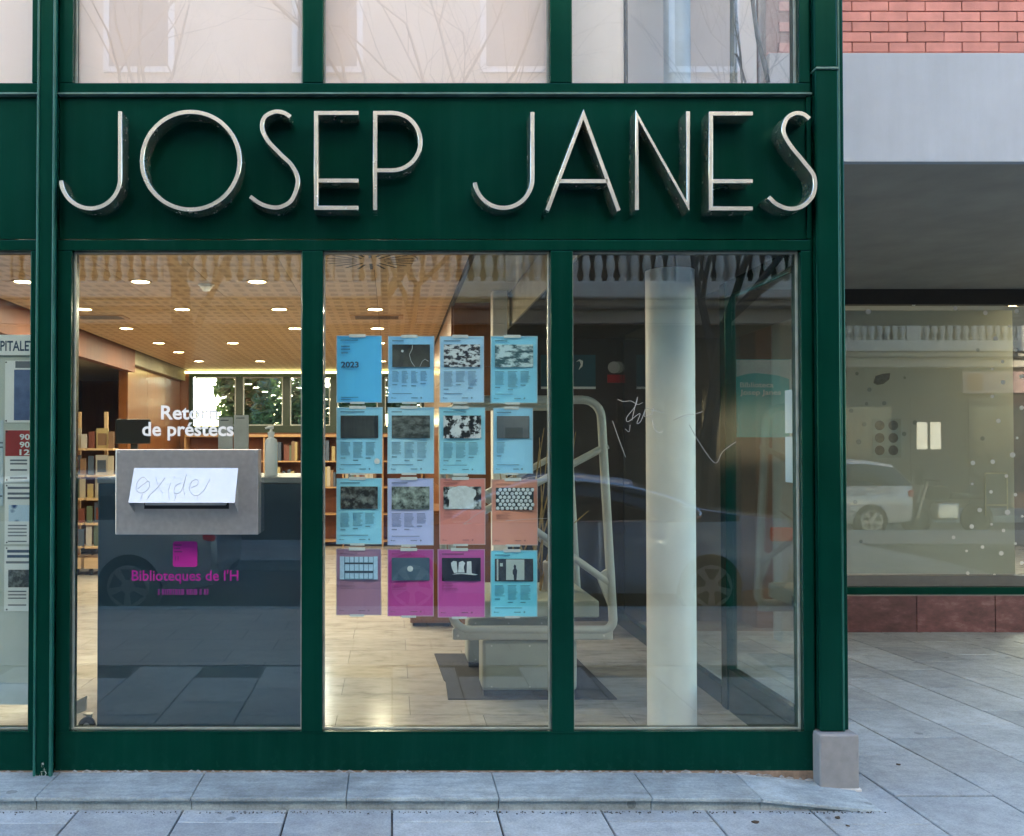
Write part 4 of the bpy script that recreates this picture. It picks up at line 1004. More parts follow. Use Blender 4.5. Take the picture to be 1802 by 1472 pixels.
bookm = [plain(f'book_cover_{i}', c, 0.5, var=0.05) for i, c in enumerate(((0.40, 0.36, 0.28), (0.16, 0.05, 0.035), (0.06, 0.09, 0.14), (0.38, 0.30, 0.14), (0.10, 0.14, 0.09), (0.45, 0.43, 0.40), (0.2, 0.12, 0.07)))]
for i in (2, 3, 4):
    for z in (shz[2], shz[3]):
        xx = -3.1+bwid*i+0.03
        while xx < -3.1+bwid*(i+1)-0.12:
            t = rnd.uniform(0.025, 0.05); h = rnd.uniform(0.2, 0.31)
            if rnd.random() < 0.78:
                o = obj('book', MB().box(xx, xx+t, yb0+0.03, yb0+0.22, z+0.023, z+0.023+h), bookm[rnd.randrange(7)])
                tag(o, 'upright book on the long bookcase under the back windows', 'book', 'books on the long bookcase')
            xx += t+0.003
# rotating display of picture books, seen in the gap beside the counter
dy = 6.9
ds = empty('book_display', (-3.6, dy, ZF), 'tiered pale wooden display of face-out books standing in the recess', 'display stand')
M_PALEW = wood('pale_wood', (0.5, 0.33, 0.17), (0.66, 0.48, 0.28), 0.4, 'x')
for s, (xc_, w_) in enumerate(((-3.72, 0.26), (-3.40, 0.3))):
    for t, py in enumerate((775, 822, 862, 905, 945)):
        z = PZ(py+18, dy)
        obj('tier', MB().box(xc_-w_/2, xc_+w_/2, dy-0.1-0.02*t, dy+0.12, z, z+0.025), M_PALEW, ds, bevel=0.002)
        b_ = obj('book', MB().box(xc_-0.07, xc_+0.07, dy-0.02-0.02*t, dy+0.005-0.02*t, z+0.026, z+0.26), bookm[(s*3+t*2) % 7], label=f'face-out book on {["bottom", "second", "middle", "fourth", "top"][4-t]} tier of the display, {"outer" if s == 0 else "inner"} column', cat='book', group='books on the tiered display')
        obj('book_cover_picture', MB().box(xc_-0.05, xc_+0.05, dy-0.023-0.02*t, dy-0.0205-0.02*t, z+0.06, z+0.2), bookm[(s+t*3+5) % 7], b_)
    for t, py in enumerate((775, 822, 862, 905, 945)):
        z = PZ(py+18, dy)
        for u in (-0.115, 0.115):
            obj('book', MB().box(xc_+u-0.035, xc_+u+0.03, dy-0.05-0.02*t, dy-0.03-0.02*t, z+0.026, z+0.19+0.03*((t+s) % 3)), bookm[(s+t+(5 if u > 0 else 0)) % 7], label='small face-out book beside a larger one on the tiered display', cat='book', group='small books on the tiered display')
    obj('display_post', MB().box(xc_-0.02, xc_+0.02, dy+0.121, dy+0.15, ZF+0.1, 1.95), M_PALEW, ds)
    obj('display_base', MB().box(xc_-w_/2, xc_+w_/2, dy-0.2, dy+0.2, ZF+0.08, ZF+0.2), M_PALEW, ds)
    for cxx in (-0.08, 0.08): obj('castor', MB().lathe([(0.04, -0.015), (0.04, 0.015)], (xc_+cxx, dy-0.16, ZF+0.04), 12, 'x'), M_BLACK, ds)
obj('wall_recess_back', MB().box(-4.74, -3.37, YBK-0.05, YBK-0.01, ZF, 2.54), M_WOODWALL, kind='structure')
# trolley corner with castor beside the counter
ty = 0.62
tro = empty('book_trolley', (PX(120, ty), ty, ZF), 'metal book trolley corner with a grey castor beside the blue counter', 'trolley')
zt = PZ(1240, ty)
m = MB(); xa_, xb_ = PX(60, ty), PX(153, ty)
m.v = [(xa_, ty, PZ(1285, ty)), (xb_, ty, PZ(1252, ty)), (xb_, ty, PZ(1226, ty)), (xa_, ty, PZ(1268, ty)), (xa_, ty+0.03, PZ(1285, ty)), (xb_, ty+0.03, PZ(1252, ty)), (xb_, ty+0.03, PZ(1226, ty)), (xa_, ty+0.03, PZ(1268, ty))]
m.f = [(0,1,2,3),(7,6,5,4),(0,4,5,1),(1,5,6,2),(2,6,7,3),(3,7,4,0)]; m.m = [0]*6
obj('trolley_rail', m, M_STEEL, tro, bevel=0.003)
wc = P(155.5, 1268, ty+0.01); wr = 0.043
cs_ = obj('castor', MB().lathe([(wr*0.72, -0.012), (wr, -0.008), (wr, 0.008), (wr*0.72, 0.012)], (wc.x, ty-0.01, ZF+wr), 24, 'y'), M_BLACK, tro, smooth=True)
obj('castor_hub', MB().lathe([(0.0, -0.014), (wr*0.3, -0.013), (wr*0.7, -0.008), (wr*0.7, 0.008)], (wc.x, ty-0.01, ZF+wr), 20, 'y'), plain('grey_hub', (0.3, 0.29, 0.27), 0.4, 0.5), cs_, smooth=True)
obj('castor_fork', MB().box(wc.x-0.012, wc.x+0.022, ty+0.005, ty+0.01, ZF+wr-0.008, ZF+2*wr+0.012).box(wc.x-0.014, wc.x+0.024, ty-0.031, ty+0.011, ZF+2*wr+0.0125, ZF+2*wr+0.018), M_STEEL, cs_)
# lobby wall posters and signs
yl = 3.795
def wall_sheet(name, px0, px1, py0, py1, mat, lab, cat):
    return obj(name, MB().box(PX(px0, yl), PX(px1, yl), yl-0.012, yl-0.001, PZ(py1, yl), PZ(py0, yl)), mat, label=lab, cat=cat)
ps = wall_sheet('wall_poster', 952, 1048, 625, 685, plain('dark_teal_print', (0.012, 0.075, 0.10), 0.4), 'dark teal poster with white brush mark on the lobby wall', 'poster')
m = MB(); m.prism([(PX(a, yl), PZ(b, yl)) for a, b in ((1018, 652), (1022, 642), (1020, 636), (1014, 637), (1020, 633), (1026, 636), (1025, 645))][::-1], yl-0.0135, yl-0.0125); obj('white_mark', m, M_PAPER, ps)
obj('poster_strip', MB().box(PX(952, yl), PX(1048, yl), yl-0.0135, yl-0.0125, PZ(685, yl), PZ(681, yl)), M_PAPER, ps)
wall_sheet('wall_sign', 1069, 1091, 660, 674, M_RED, 'small red rectangular sign on the lobby wall beside the dark poster', 'sign')
v = P(1080, 647, yl); obj('round_sign', MB().lathe([(0.0, -0.012), (0.05, -0.011), (0.05, 0.0)], (v.x, yl-0.001, v.z), 24, 'y'), plain('pale_sign', (0.35, 0.34, 0.32), 0.5), label='small pale round no-entry style sign above the red sign', cat='sign')
wall_sheet('wall_notice', 1113, 1137, 730, 776, plain('grey_notice', (0.24, 0.25, 0.22), 0.6), 'small pale notice on the lobby wall half hidden by the column', 'notice')
obj('door_frame_lobby', MB().box(PX(1096, yl), PX(1140, yl), yl-0.05, yl-0.002, ZF, PZ(600, yl)), M_BLACK, kind='structure')

# scratched graffiti on the third pane
M_SCR = plain('pale_scratch_glint', (0.34, 0.35, 0.34), 0.6)
gr = [[(1087,703),(1097,707),(1110,706),(1122,712),(1131,709)], [(1112,740),(1117,718),(1122,699),(1118,715),(1103,735),(1106,742),(1126,728),(1121,745),(1128,741),(1136,720),(1134,733),(1146,730),(1150,716)],
      [(1136,718),(1150,722),(1168,727)], [(1185,740),(1205,731),(1222,729),(1236,725)], [(1147,738),(1152,755),(1160,762),(1166,758)], [(1078,741),(1088,770),(1101,805)], [(1213,748),(1230,778),(1258,815),(1272,795),(1295,778)], [(1100,755),(1107,760),(1109,748)]]
m = MB()
for s in gr:
    pts = catmull([P(a, b, 0.0495) for a, b in s], 6); m.tube(pts, 0.0015, 4)
obj('glass_scribble_glint', m, M_SCR, label='pale scratched tag scribble across the third pane in front of the column', cat='graffiti')
m = MB()
for s in ([(816,923),(835,908),(852,898)], [(816,923),(830,921)], [(905,849),(930,841),(970,834),(972,834)], [(890,917),(930,914),(972,912)]):
    m.tube([P(a, b, 0.0495) for a, b in s], 0.0009, 4)
obj('glass_scribble_glint', m, M_SCR, label='thin drawn reflection lines across the salmon posters on the second pane', cat='graffiti')  # pale lines draw the mirrored car trim over the posters

# ------------------------------------------------------------------ side glazing of the corner lobby
XS = 1.905
M_TPAPER = bpy.data.materials.new('thin_white_paper'); M_TPAPER.use_nodes = True; _nt = M_TPAPER.node_tree
_nt.nodes['Principled BSDF'].inputs['Base Color'].default_value = (0.82, 0.84, 0.86, 1); _nt.nodes['Principled BSDF'].inputs['Roughness'].default_value = 0.8
_tl = N(_nt, 'ShaderNodeBsdfTranslucent'); _tl.inputs[0].default_value = (0.85, 0.88, 0.92, 1); _mx = N(_nt, 'ShaderNodeMixShader'); _mx.inputs[0].default_value = 0.6
_nt.links.new(_nt.nodes['Principled BSDF'].outputs[0], _mx.inputs[1]); _nt.links.new(_tl.outputs[0], _mx.inputs[2]); _nt.links.new(_mx.outputs[0], _nt.nodes['Material Output'].inputs['Surface'])
sg = empty('side_glazing', (XS, 0.9, ZF), 'dark green side glazing of the lobby with broad post and base rail', 'glazed wall')
obj('base_rail', MB().box(XS-0.03, XS+0.03, 0.135, 1.03, ZF, 0.285), M_GREEN, sg, bevel=0.004)
obj('side_post', MB().box(XS-0.03, XS+0.03, 1.06, 1.15, ZF-0.02, 2.449), M_GREEN, sg, bevel=0.004)
obj('base_rail', MB().box(XS-0.025, XS+0.025, 1.165, 3.79, ZF, 0.16), M_GREEN, sg, bevel=0.004)
obj('head_rail', MB().box(XS-0.03, XS+0.03, 0.135, 1.03, 2.36, 2.449), M_GREEN, sg, bevel=0.004)
obj('side_pane', MB().box(XS-0.004, XS+0.002, 0.136, 1.029, 0.286, 2.359), M_GLASS, sg)
obj('side_pane', MB().box(XS-0.004, XS+0.002, 1.166, 3.79, 0.161, 2.449), M_GLASS, sg)
obj('upper_side_pane', MB().box(XS-0.004, XS+0.002, 0.16, 0.61, Zt1, zTopUp-0.07), M_GLASS_UP, sg)
for z0, z1, lab in ((PZ(762, .13), PZ(684, .13), 'upper of two white sheets taped on the side glazing'), (PZ(851, .13), PZ(768, .13), 'lower of two white sheets taped on the side glazing')):
    obj('taped_sheet', MB().box(XS-0.0075, XS-0.0055, 0.137, 0.30, z0, z1), M_TPAPER, label=lab, cat='sheet', group='sheets on the side glazing')
# things seen through the third upper pane
yu = 0.42
obj('upper_column', MB().lathe([(0.065, Zt1-0.068), (0.065, zTopUp-0.062)], (PX(1195, yu), yu, 0), 32), plain('pale_blue_paint', (0.52, 0.70, 0.85), 0.5), smooth=True, label='pale blue round column behind the third upper pane', cat='column')
wp = empty('wall_panel', (1.1, 0.3, Zt1), 'white upright panel with dark edge strip behind the third upper pane', 'panel')
obj('panel_board', MB().box(PX(1009, .2), PX(1100, .2), 0.2, 0.21, Zt1-0.066, zTopUp-0.07), M_WHITE, wp)
obj('panel_edge', MB().box(PX(1102, .2), PX(1107, .2), 0.19, 0.215, Zt1-0.066, zTopUp-0.07), M_BLACK, wp)
cbl = [[(1320,-40),(1327,20),(1334,70),(1344,110),(1352,145)], [(1290,-40),(1297,40),(1302,90),(1306,146)], [(1296,95),(1304,120),(1312,146)]]
for k, s in enumerate(cbl):
    pts = catmull([P(a, b, 0.35) for a, b in s], 5)
    obj('hanging_cable', MB().tube(pts, 0.011 if k == 0 else 0.006, 8), plain('grey_cable', (0.10, 0.11, 0.11), 0.5) if k == 0 else bpy.data.materials['grey_cable'], smooth=True,
        label=['thick dark hanging cable behind the third upper pane', 'thin dark cable hanging along the blue column upstairs', 'short thin cable beside the long cables upstairs'][k], cat='cable')
obj('upper_pole', MB().tube([P(1291, -60, 0.4), P(1291, 148, 0.4)], 0.018, 10), plain('grey_green_pole', (0.25, 0.28, 0.26), 0.5), smooth=True, label='grey green vertical pole behind the third upper pane', cat='pole')
# ------------------------------------------------------------------ neighbouring building across the passage
nbld = empty('brick_building', (7, 0.9, 0), 'pink brick building with pale fascia and deep soffit beside the library', 'building')
yN = 0.9; zf0, zf1 = PZ(288, yN), PZ(97, yN)
M_BRICK = plain('pink_brick', (0.56, 0.25, 0.215), 0.85, var=0.14, scale=9, bmp=0.4, bscale=150, objrand=0.1)
M_MORTAR = plain('pink_mortar', (0.26, 0.125, 0.105), 0.95, var=0.2, scale=20)
obj('wall', MB().box(2.06, 16, yN+0.012, 12, zf1+0.001, 12.65), M_MORTAR, nbld)  # unseen upper part, as tall as the library to shade the street
ch = PZ(18, yN)-PZ(36, yN); bl = PX(1570, yN)-PX(1505, yN); jt = 0.005
bm_ = MB().box(jt/2, bl-jt/2, 0, 0.02, jt/2, ch-jt/2).mesh('brick', M_BRICK, 0.0015, seg=1)
for r_ in range(9):
    z = PZ(93, yN)+ch*r_; xo = PX(1505 if r_ % 2 == 0 else 1538, yN)-bl*3
    for c_ in range(13):
        xx = xo+bl*c_
        if xx < 2.065 or xx > PX(1880, yN): continue
        place('brick', bm_, (xx, yN-0.004+rnd.uniform(-.0012, .0012), z+rnd.uniform(-.0006, .0006)), nbld, (0, rnd.uniform(-.002, .002), 0))
obj('brick_ledge', MB().box(2.06, 16, yN-0.006, yN+0.011, zf1, PZ(93.5, yN)), M_BRICK, nbld)
M_FASCIA = plain('pale_fascia_render', (0.37, 0.43, 0.50), 0.8, var=0.04, scale=3, bmp=0.15, bscale=200)
streaky(M_FASCIA, 0.1, (9, 9, 0.8))
obj('fascia', MB().box(2.06, 16, yN-0.03, yN+0.02, zf0, zf1-0.001), M_FASCIA, nbld, bevel=0.004)
yW = 4.3; zh = PZ(512, yW)
m = MB(); m.v = [(2.06, yN+0.021, zf0+0.003), (16, yN+0.021, zf0+0.003), (16, yW+0.3, zh), (2.06, yW+0.3, zh), (2.06, yN+0.021, zf0+0.1), (16, yN+0.021, zf0+0.1), (16, yW+0.3, zh+0.2), (2.06, yW+0.3, zh+0.2)]
m.f = [(0,3,2,1),(4,5,6,7),(0,1,5,4),(1,2,6,5),(2,3,7,6),(3,0,4,7)]; m.m = [0]*6
obj('soffit', m, plain('dark_soffit_render', (0.31, 0.30, 0.265), 0.85, var=0.12, scale=2.5), nbld)
# shop window wall
xw0 = PX(1470, yW); xw1 = 9.5
zs_top = PZ(1045, yW); zs_bot = gz(4, yW)-0.03
M_PORPH = None
def porphyry():
    m, nt, bs = new_mat('purple_stone'); v = pos(nt)
    c = ramp(nt, noise(nt, pos(nt, (1, 1, 2.2)), 5, 8, 0.7), [(0.3, (0.05, 0.022, 0.025)), (0.55, (0.13, 0.055, 0.058)), (0.75, (0.24, 0.15, 0.15))])
    oi = N(nt, 'ShaderNodeObjectInfo'); k = mth(nt, 'MULTIPLY_ADD', oi.outputs['Random'], 0.5, 0.75)
    vm = N(nt, 'ShaderNodeVectorMath', operation='SCALE'); nt.links.new(c, vm.inputs[0]); nt.links.new(k, vm.inputs['Scale'])
    nt.links.new(vm.outputs[0], bs.inputs['Base Color']); bs.inputs['Roughness'].default_value = 0.4; return m
M_PORPH = porphyry()
eds = [xw0-0.4, PX(1604, yW), PX(1741, yW), PX(1860, yW), 6.9, 7.8, 8.7, 9.6]
for a, b in zip(eds, eds[1:]): obj('base_slab', MB().box(a+0.003, b-0.003, yW-0.06, yW+0.2, zs_bot, zs_top-0.012), M_PORPH, nbld, bevel=0.003)
obj('base_bedding', MB().box(xw0, xw1, yW-0.05, yW+0.2, zs_top-0.0115, zs_top+0.002), plain('pale_bedding', (0.4, 0.4, 0.36), 0.9), nbld)
obj('green_sill', MB().box(xw0, xw1, yW-0.07, yW+0.1, zs_top+0.003, PZ(1032, yW)), M_GREEN, nbld, bevel=0.004)
obj('window_bottom_rail', MB().box(xw0, xw1, yW-0.03, yW+0.1, PZ(1032, yW)+0.001, PZ(1013, yW)), plain('grey_rail', (0.11, 0.11, 0.105), 0.45), nbld, bevel=0.003)
obj('window_head', MB().box(xw0, xw1, yW-0.02, yW+0.1, PZ(536, yW), zh+0.02), M_DARK, nbld, bevel=0.003)
obj('window_side_frame', MB().box(xw0, PX(1485, yW), yW-0.02, yW+0.1, PZ(1013, yW)+0.001, PZ(536, yW)-0.001), M_DARK, nbld)
sp = obj('shop_pane', MB().box(PX(1485, yW)+0.002, xw1, yW+0.03, yW+0.036, PZ(1013, yW)+0.002, PZ(536, yW)-0.002), M_GLASS_SHOP, nbld)
M_BROWN = plain('brown_stone_wall', (0.11, 0.08, 0.055), 0.6, var=0.2, scale=3)
obj('side_wall', MB().box(2.06, xw0-0.003, yW, yW+0.3, -0.2, zh+0.05), M_BROWN, nbld)
# translucent film, dots and children's drawings on the shop window
def film_mat():
    m = bpy.data.materials.new('frosted_film'); m.use_nodes = True; nt = m.node_tree; bs = nt.nodes['Principled BSDF']
    c = ramp(nt, noise(nt, pos(nt), 1.1, 3), [(0.3, (0.46, 0.48, 0.45)), (0.7, (0.56, 0.57, 0.53))]); nt.links.new(c, bs.inputs['Base Color']); bs.inputs['Roughness'].default_value = 0.6
    tl = N(nt, 'ShaderNodeBsdfTranslucent'); tl.inputs[0].default_value = (0.5, 0.48, 0.40, 1)
    mx = N(nt, 'ShaderNodeMixShader'); mx.inputs[0].default_value = 0.45
    nt.links.new(bs.outputs[0], mx.inputs[1]); nt.links.new(tl.outputs[0], mx.inputs[2]); nt.links.new(mx.outputs[0], nt.nodes['Material Output'].inputs['Surface']); return m
obj('frosted_film', MB().box(PX(1487, yW+.06), PX(1784, yW+.06), yW+0.06, yW+0.064, PZ(1012, yW), PZ(545, yW)), film_mat(), label='pale frosted film covering most of the shop window', cat='window film')
M_DOT = plain('white_dot', (0.75, 0.75, 0.70), 0.6, var=0.05); M_DOTG = plain('grey_dot', (0.30, 0.31, 0.27), 0.6)
dots = [(1528,549,6,0),(1608,536,4,0),(1681,543,5,0),(1734,551,5,0),(1789,548,5,0),(1776,574,3,0),(1752,596,5,0),(1787,597,3,0),(1788,616,4,0),(1721,616,4,1),(1764,637,4,0),(1746,650,3,0),(1798,663,5,0),(1765,673,5,0),(1746,698,4,0),(1798,718,5,0),(1757,741,5,0),(1790,771,3,0),(1729,772,5,1),(1782,801,6,0),(1712,815,5,0),(1747,813,5,0),(1771,838,4,0),(1744,866,4,0),(1711,852,3,0),(1787,871,4,0),(1724,898,5,0),(1773,902,6,0),(1710,927,5,0),(1745,923,3,0),(1766,934,4,0),(1799,909,3,0),(1678,946,4,0),(1729,963,4,0),(1762,974,5,0),(1701,970,3,0),(1787,957,3,0),(1798,991,4,0),(1703,1009,4,0),(1750,1012,3,0),
        (1508,658,4,1),(1530,686,5,1),(1556,710,5,1),(1525,711,4,1),(1498,723,5,1),(1592,665,3,1),(1591,764,5,1),(1521,747,5,1),(1511,778,6,1),(1610,744,5,1),(1505,884,5,1),(1515,953,4,1)]
for i, (a, b, r_, g_) in enumerate(dots):
    y_ = yW+0.0285 if not g_ else yW+0.0575; v = P(a, b, y_); rr = r_*(y_+4.3)/F*0.8
    obj('dot_sticker', MB().lathe([(0.0, -0.0008), (rr, -0.0006), (rr, 0.0)], (v.x, y_, v.z), 14, 'y'), M_DOTG if g_ else M_DOT, label='small grey round paper dot on the frosted shop window film' if g_ else 'small white round dot sticker on the shop window', cat='sticker', group='grey dots on the film' if g_ else 'white dots on the shop window')
yk = yW+0.0565
card = obj('drawing_card', MB().box(PX(1535, yk), PX(1586, yk), yk, yk+0.001, PZ(806, yk), PZ(737, yk)), plain('card_paper', (0.46, 0.45, 0.38), 0.8), label='paper card with six round brown drawings taped on the frosted film', cat='card')
M_BRN = plain('brown_drawing', (0.22, 0.18, 0.14), 0.8, var=0.2, scale=40)
for i in range(3):
    for j in range(2):
        v = P(1548+24*j, 749+22*i, yk); obj('round_drawing', MB().lathe([(0.0, -0.001), (0.042, -0.0008), (0.045, -0.0002)], (v.x, yk, v.z), 14, 'y'), M_BRN, card)
m = MB(); m.prism([(PX(a, yk), PZ(b, yk)) for a, b in ((1538,674),(1542,662),(1555,658),(1568,657),(1566,668),(1556,676),(1545,678))][::-1], yk, yk+0.001)
obj('paper_cutout', m, M_BRN, label='brown paper cutout shaped like a bulb on the frosted film', cat='cutout')
ypb = yW-0.012
bs_ = empty('banner_sign', (PX(1343, ypb), ypb, PZ(770, ypb)), 'teal banner reading Biblioteca Josep Janes seen through the corner glazing', 'sign')
obj('banner_board', MB().box(PX(1296, ypb), PX(1390, ypb), ypb-0.01, ypb, PZ(770, ypb), PZ(633, ypb)), plain('teal_banner', (0.06, 0.45, 0.46), 0.5, var=0.05), bs_)
m = MB(); m.prism([(PX(a, ypb), PZ(b, ypb)) for a, b in ((1296,634),(1296,664),(1312,659),(1330,657),(1352,659),(1372,662),(1389.5,668),(1389.5,634))], ypb-0.0125, ypb-0.0105); obj('banner_top', m, plain('pale_banner', (0.62, 0.66, 0.64), 0.5), bs_)
obj('banner_edge', MB().box(PX(1389, ypb), PX(1392, ypb), ypb-0.02, ypb, PZ(770, ypb), PZ(633, ypb)), M_WHITE, bs_)
for t, a, b, py in (('Biblioteca', 1302, 1361, 682), ('Josep Janes', 1302, 1374, 695)):
    me = text_mesh(t, 1.0, M_VINW, bold=0.02, depth=0.0); xs_ = [v.co.x for v in me.vertices]; k_ = (PX(b, ypb)-PX(a, ypb))/(max(xs_)-min(xs_)); sz = (PZ(py-9, ypb)-PZ(py, ypb))/0.73; z = PZ(py, ypb)
    for v in me.vertices: v.co = (PX(a, ypb)+(v.co.x-min(xs_))*k_, ypb-0.013, z+v.co.z*sz)
    obj('banner_lettering', me, M_VINW, bs_)
fk = empty('pale_frame', (PX(1752, yk), yk, PZ(908, yk)), 'thin pale outlined frame on the frosted film among the white dots', 'frame')
for nm_, (a, b, c, d) in (('frame_bar', (1732, 1771, 832, 834.5)), ('frame_bar', (1736, 1773, 888, 890.5)), ('frame_side', (1732, 1734.5, 834.6, 908)), ('frame_side', (1770.5, 1773, 834.6, 908))):
    obj(nm_, MB().box(PX(a, yk), PX(b, yk), yk, yk+0.0015, PZ(d, yk), PZ(c, yk)) if nm_ == 'frame_bar' else MB().box(PX(a, yk), PX(b, yk), yk-0.001, yk+0.001, PZ(d, yk), PZ(c, yk)), plain('pale_frame_paint', (0.7, 0.64, 0.48), 0.6), fk)
# shop interior
obj('shop_floor', MB().box(xw0, xw1, yW+0.2, 9.5, -0.1, 0.1), M_TILE, kind='structure')
obj('shop_back_wall', MB().box(xw0, xw1, 9.5, 9.6, -0.1, 3.0), plain('shop_wall', (0.12, 0.11, 0.10), 0.7), kind='structure')
obj('shop_side_wall', MB().box(xw0-0.1, xw0-0.002, yW+0.31, 9.6, -0.1, 3.0), plain('shop_side', (0.2, 0.18, 0.14), 0.7), kind='structure')
obj('shop_ceiling', MB().box(xw0, xw1, yW+0.31, 9.6, 2.93, 3.0), plain('shop_ceiling_paint', (0.25, 0.27, 0.28), 0.7), kind='structure')
for px, py, lab in ((1795, 533, 'oval warm downlight inside the shop close to the window head'), (1540, 594, 'oval warm downlight deeper inside the shop above the film')):
    d = F*(2.93-EYE.z)/(790-py); yy = d+EYE.y; downlight(PX(px, yy), yy, 2.92, lab, 12, 'shop downlights', size=1.5)

# ------------------------------------------------------------------ garden behind the library (seen through the back windows)
def leafy(name, cx, cy, cz, rx, ry, rz, n, col, label, cat, size=0.10):
    e = empty(name, (cx, cy, -0.17), label, cat, 'shrubs and trees behind the back windows')
    lm, nt, bs = new_mat(f'leaf_{name}_{int(cx*10)}_{int(cy*10)}')
    c = ramp(nt, noise(nt, pos(nt), 7, 3), [(0.3, tuple(x*0.6 for x in col)), (0.7, tuple(x*1.4 for x in col))]); nt.links.new(c, bs.inputs['Base Color']); bs.inputs['Roughness'].default_value = 0.4
    tl = N(nt, 'ShaderNodeBsdfTranslucent'); tl.inputs[0].default_value = (col[0]*2.6, col[1]*2.2, col[2]*1.2, 1); mx = N(nt, 'ShaderNodeMixShader'); mx.inputs[0].default_value = 0.4
    nt.links.new(bs.outputs[0], mx.inputs[1]); nt.links.new(tl.outputs[0], mx.inputs[2]); nt.links.new(mx.outputs[0], nt.nodes['Material Output'].inputs['Surface'])
    m = MB()
    for k in range(n):
        u = rnd.uniform(-1, 1); a = rnd.uniform(0, 6.283); r_ = rnd.random()**0.4; s_ = math.sqrt(1-u*u)
        p_ = Vector((cx+rx*r_*s_*math.cos(a), cy+ry*r_*s_*math.sin(a), cz+rz*r_*u))
        d = Vector((rnd.gauss(0, 1), rnd.gauss(0, 1), rnd.gauss(0, .6))).normalized(); o_ = d.orthogonal().normalized(); L = size*rnd.uniform(0.6, 1.4)
        m.quad(p_-d*L, p_+o_*L*0.3, p_+d*L, p_-o_*L*0.3)
    obj('crown', m, lm, e)
    obj('trunk', MB().tube([(cx, cy, -0.17), (cx+0.05, cy, cz*0.5), (cx, cy, cz+rz*0.4)], [0.07, 0.05, 0.02], 7), M_WOODDARK, e, smooth=True)
leafy('garden_shrub', -1.75, 12.6, 2.0, 0.75, 0.5, 1.3, 2600, (0.05, 0.11, 0.09), 'dense dark shrub outside the second back window', 'shrub')
leafy('garden_shrub', -0.75, 12.9, 1.9, 0.55, 0.5, 1.2, 2000, (0.05, 0.12, 0.10), 'dark shrub outside the third back window', 'shrub')
leafy('garden_tree', -0.2, 15.0, 3.2, 1.1, 0.6, 1.0, 5200, (0.05, 0.09, 0.04), 'leafy tree added far behind the shrubs to filter the sun', 'tree', 0.14)  # added crown thins the sun patch on the hall floor
leafy('garden_tree', -2.75, 13.6, 2.6, 0.6, 0.5, 1.1, 1500, (0.06, 0.10, 0.05), 'thin loose tree outside the first back window', 'tree', 0.14)
leafy('garden_shrub', 0.35, 12.8, 1.9, 0.3, 0.5, 1.3, 500, (0.035, 0.07, 0.04), 'narrow shrub outside the last back window', 'shrub')
gw = empty('garden_wall', (-1, 18, -0.17), 'pale garden wall far behind the shrubs', 'wall')
obj('wall_face', MB().box(-9, 6, 18, 18.2, -0.17, 1.6), M_OLIVE, gw); obj('wall_coping', MB().box(-9.05, 6.05, 17.97, 18.23, 1.6, 1.68), M_PLINTH, gw)

# ------------------------------------------------------------------ the street behind the camera (mirrored in the panes)
yO = -11.7
ob = empty('opposite_building', (0, yO, 0), 'cream stone building with balustraded balcony mirrored in the panes', 'building')
M_CREAM = plain('cream_render', (0.58, 0.50, 0.41), 0.85, var=0.1, scale=1.2)
M_STONE = plain('pale_stone', (0.62, 0.58, 0.50), 0.8, var=0.12, scale=4)
M_SHUT = plain('brown_shutter', (0.05, 0.03, 0.02), 0.6, var=0.2, scale=5)
M_DARKG = plain('dark_opening_glass', (0.02, 0.022, 0.025), 0.12)
obj('wall', MB().box(-16, 24, yO-6, yO-0.002, -0.17, 17.0), M_CREAM, ob)  # unseen top raised so more sunlit wall gives warm fill
obj('stone_course', MB().box(-16, 24, yO, yO+0.10, 3.62, 3.86), M_STONE, ob, bevel=0.02)
obj('ground_wall', MB().box(-16, 24, yO-0.001, yO+0.03, -0.17, 3.6), plain('olive_brown_wall', (0.075, 0.058, 0.038), 0.8, var=0.3, scale=2), ob)
obj('balcony_slab', MB().box(-16, 24, yO+0.001, yO+0.55, 3.98, 4.26), M_STONE, ob, bevel=0.03)
obj('balcony_moulding', MB().box(-16, 24, yO+0.001, yO+0.40, 3.87, 3.975), M_STONE, ob, bevel=0.02)
obj('balcony_rail', MB().box(-16, 24, yO+0.36, yO+0.54, 4.98, 5.10), M_STONE, ob, bevel=0.02)
bal = MB().lathe([(0.06, 0.0), (0.065, 0.05), (0.04, 0.08), (0.05, 0.14), (0.078, 0.24), (0.07, 0.32), (0.04, 0.46), (0.03, 0.56), (0.045, 0.6), (0.06, 0.66), (0.06, 0.715)], n=10).mesh('baluster', M_STONE, smooth=True)
x = -9.0; i = 0
while x < 18.5:
    if i % 14 == 13: obj('balcony_pier', MB().box(x-0.14, x+0.14, yO+0.34, yO+0.548, 4.262, 4.978), M_STONE, ob)
    else: place('baluster', bal, (x, yO+0.45, 4.262), ob)
    x += 0.2; i += 1
xx = -15.0
while xx < 23:
    f_ = obj('balcony_dark_backing', MB().box(xx, xx+1.28, yO+0.001, yO+0.05, 4.262, 5.45), M_SHUT, ob)  # dark backing added so the gaps between balusters look shaded
    for j in range(3): obj('backing_rail', MB().box(xx+0.03, xx+1.25, yO+0.0505, yO+0.065, 4.35+j*0.42, 4.40+j*0.42), M_SHUT, f_)
    xx += 1.6
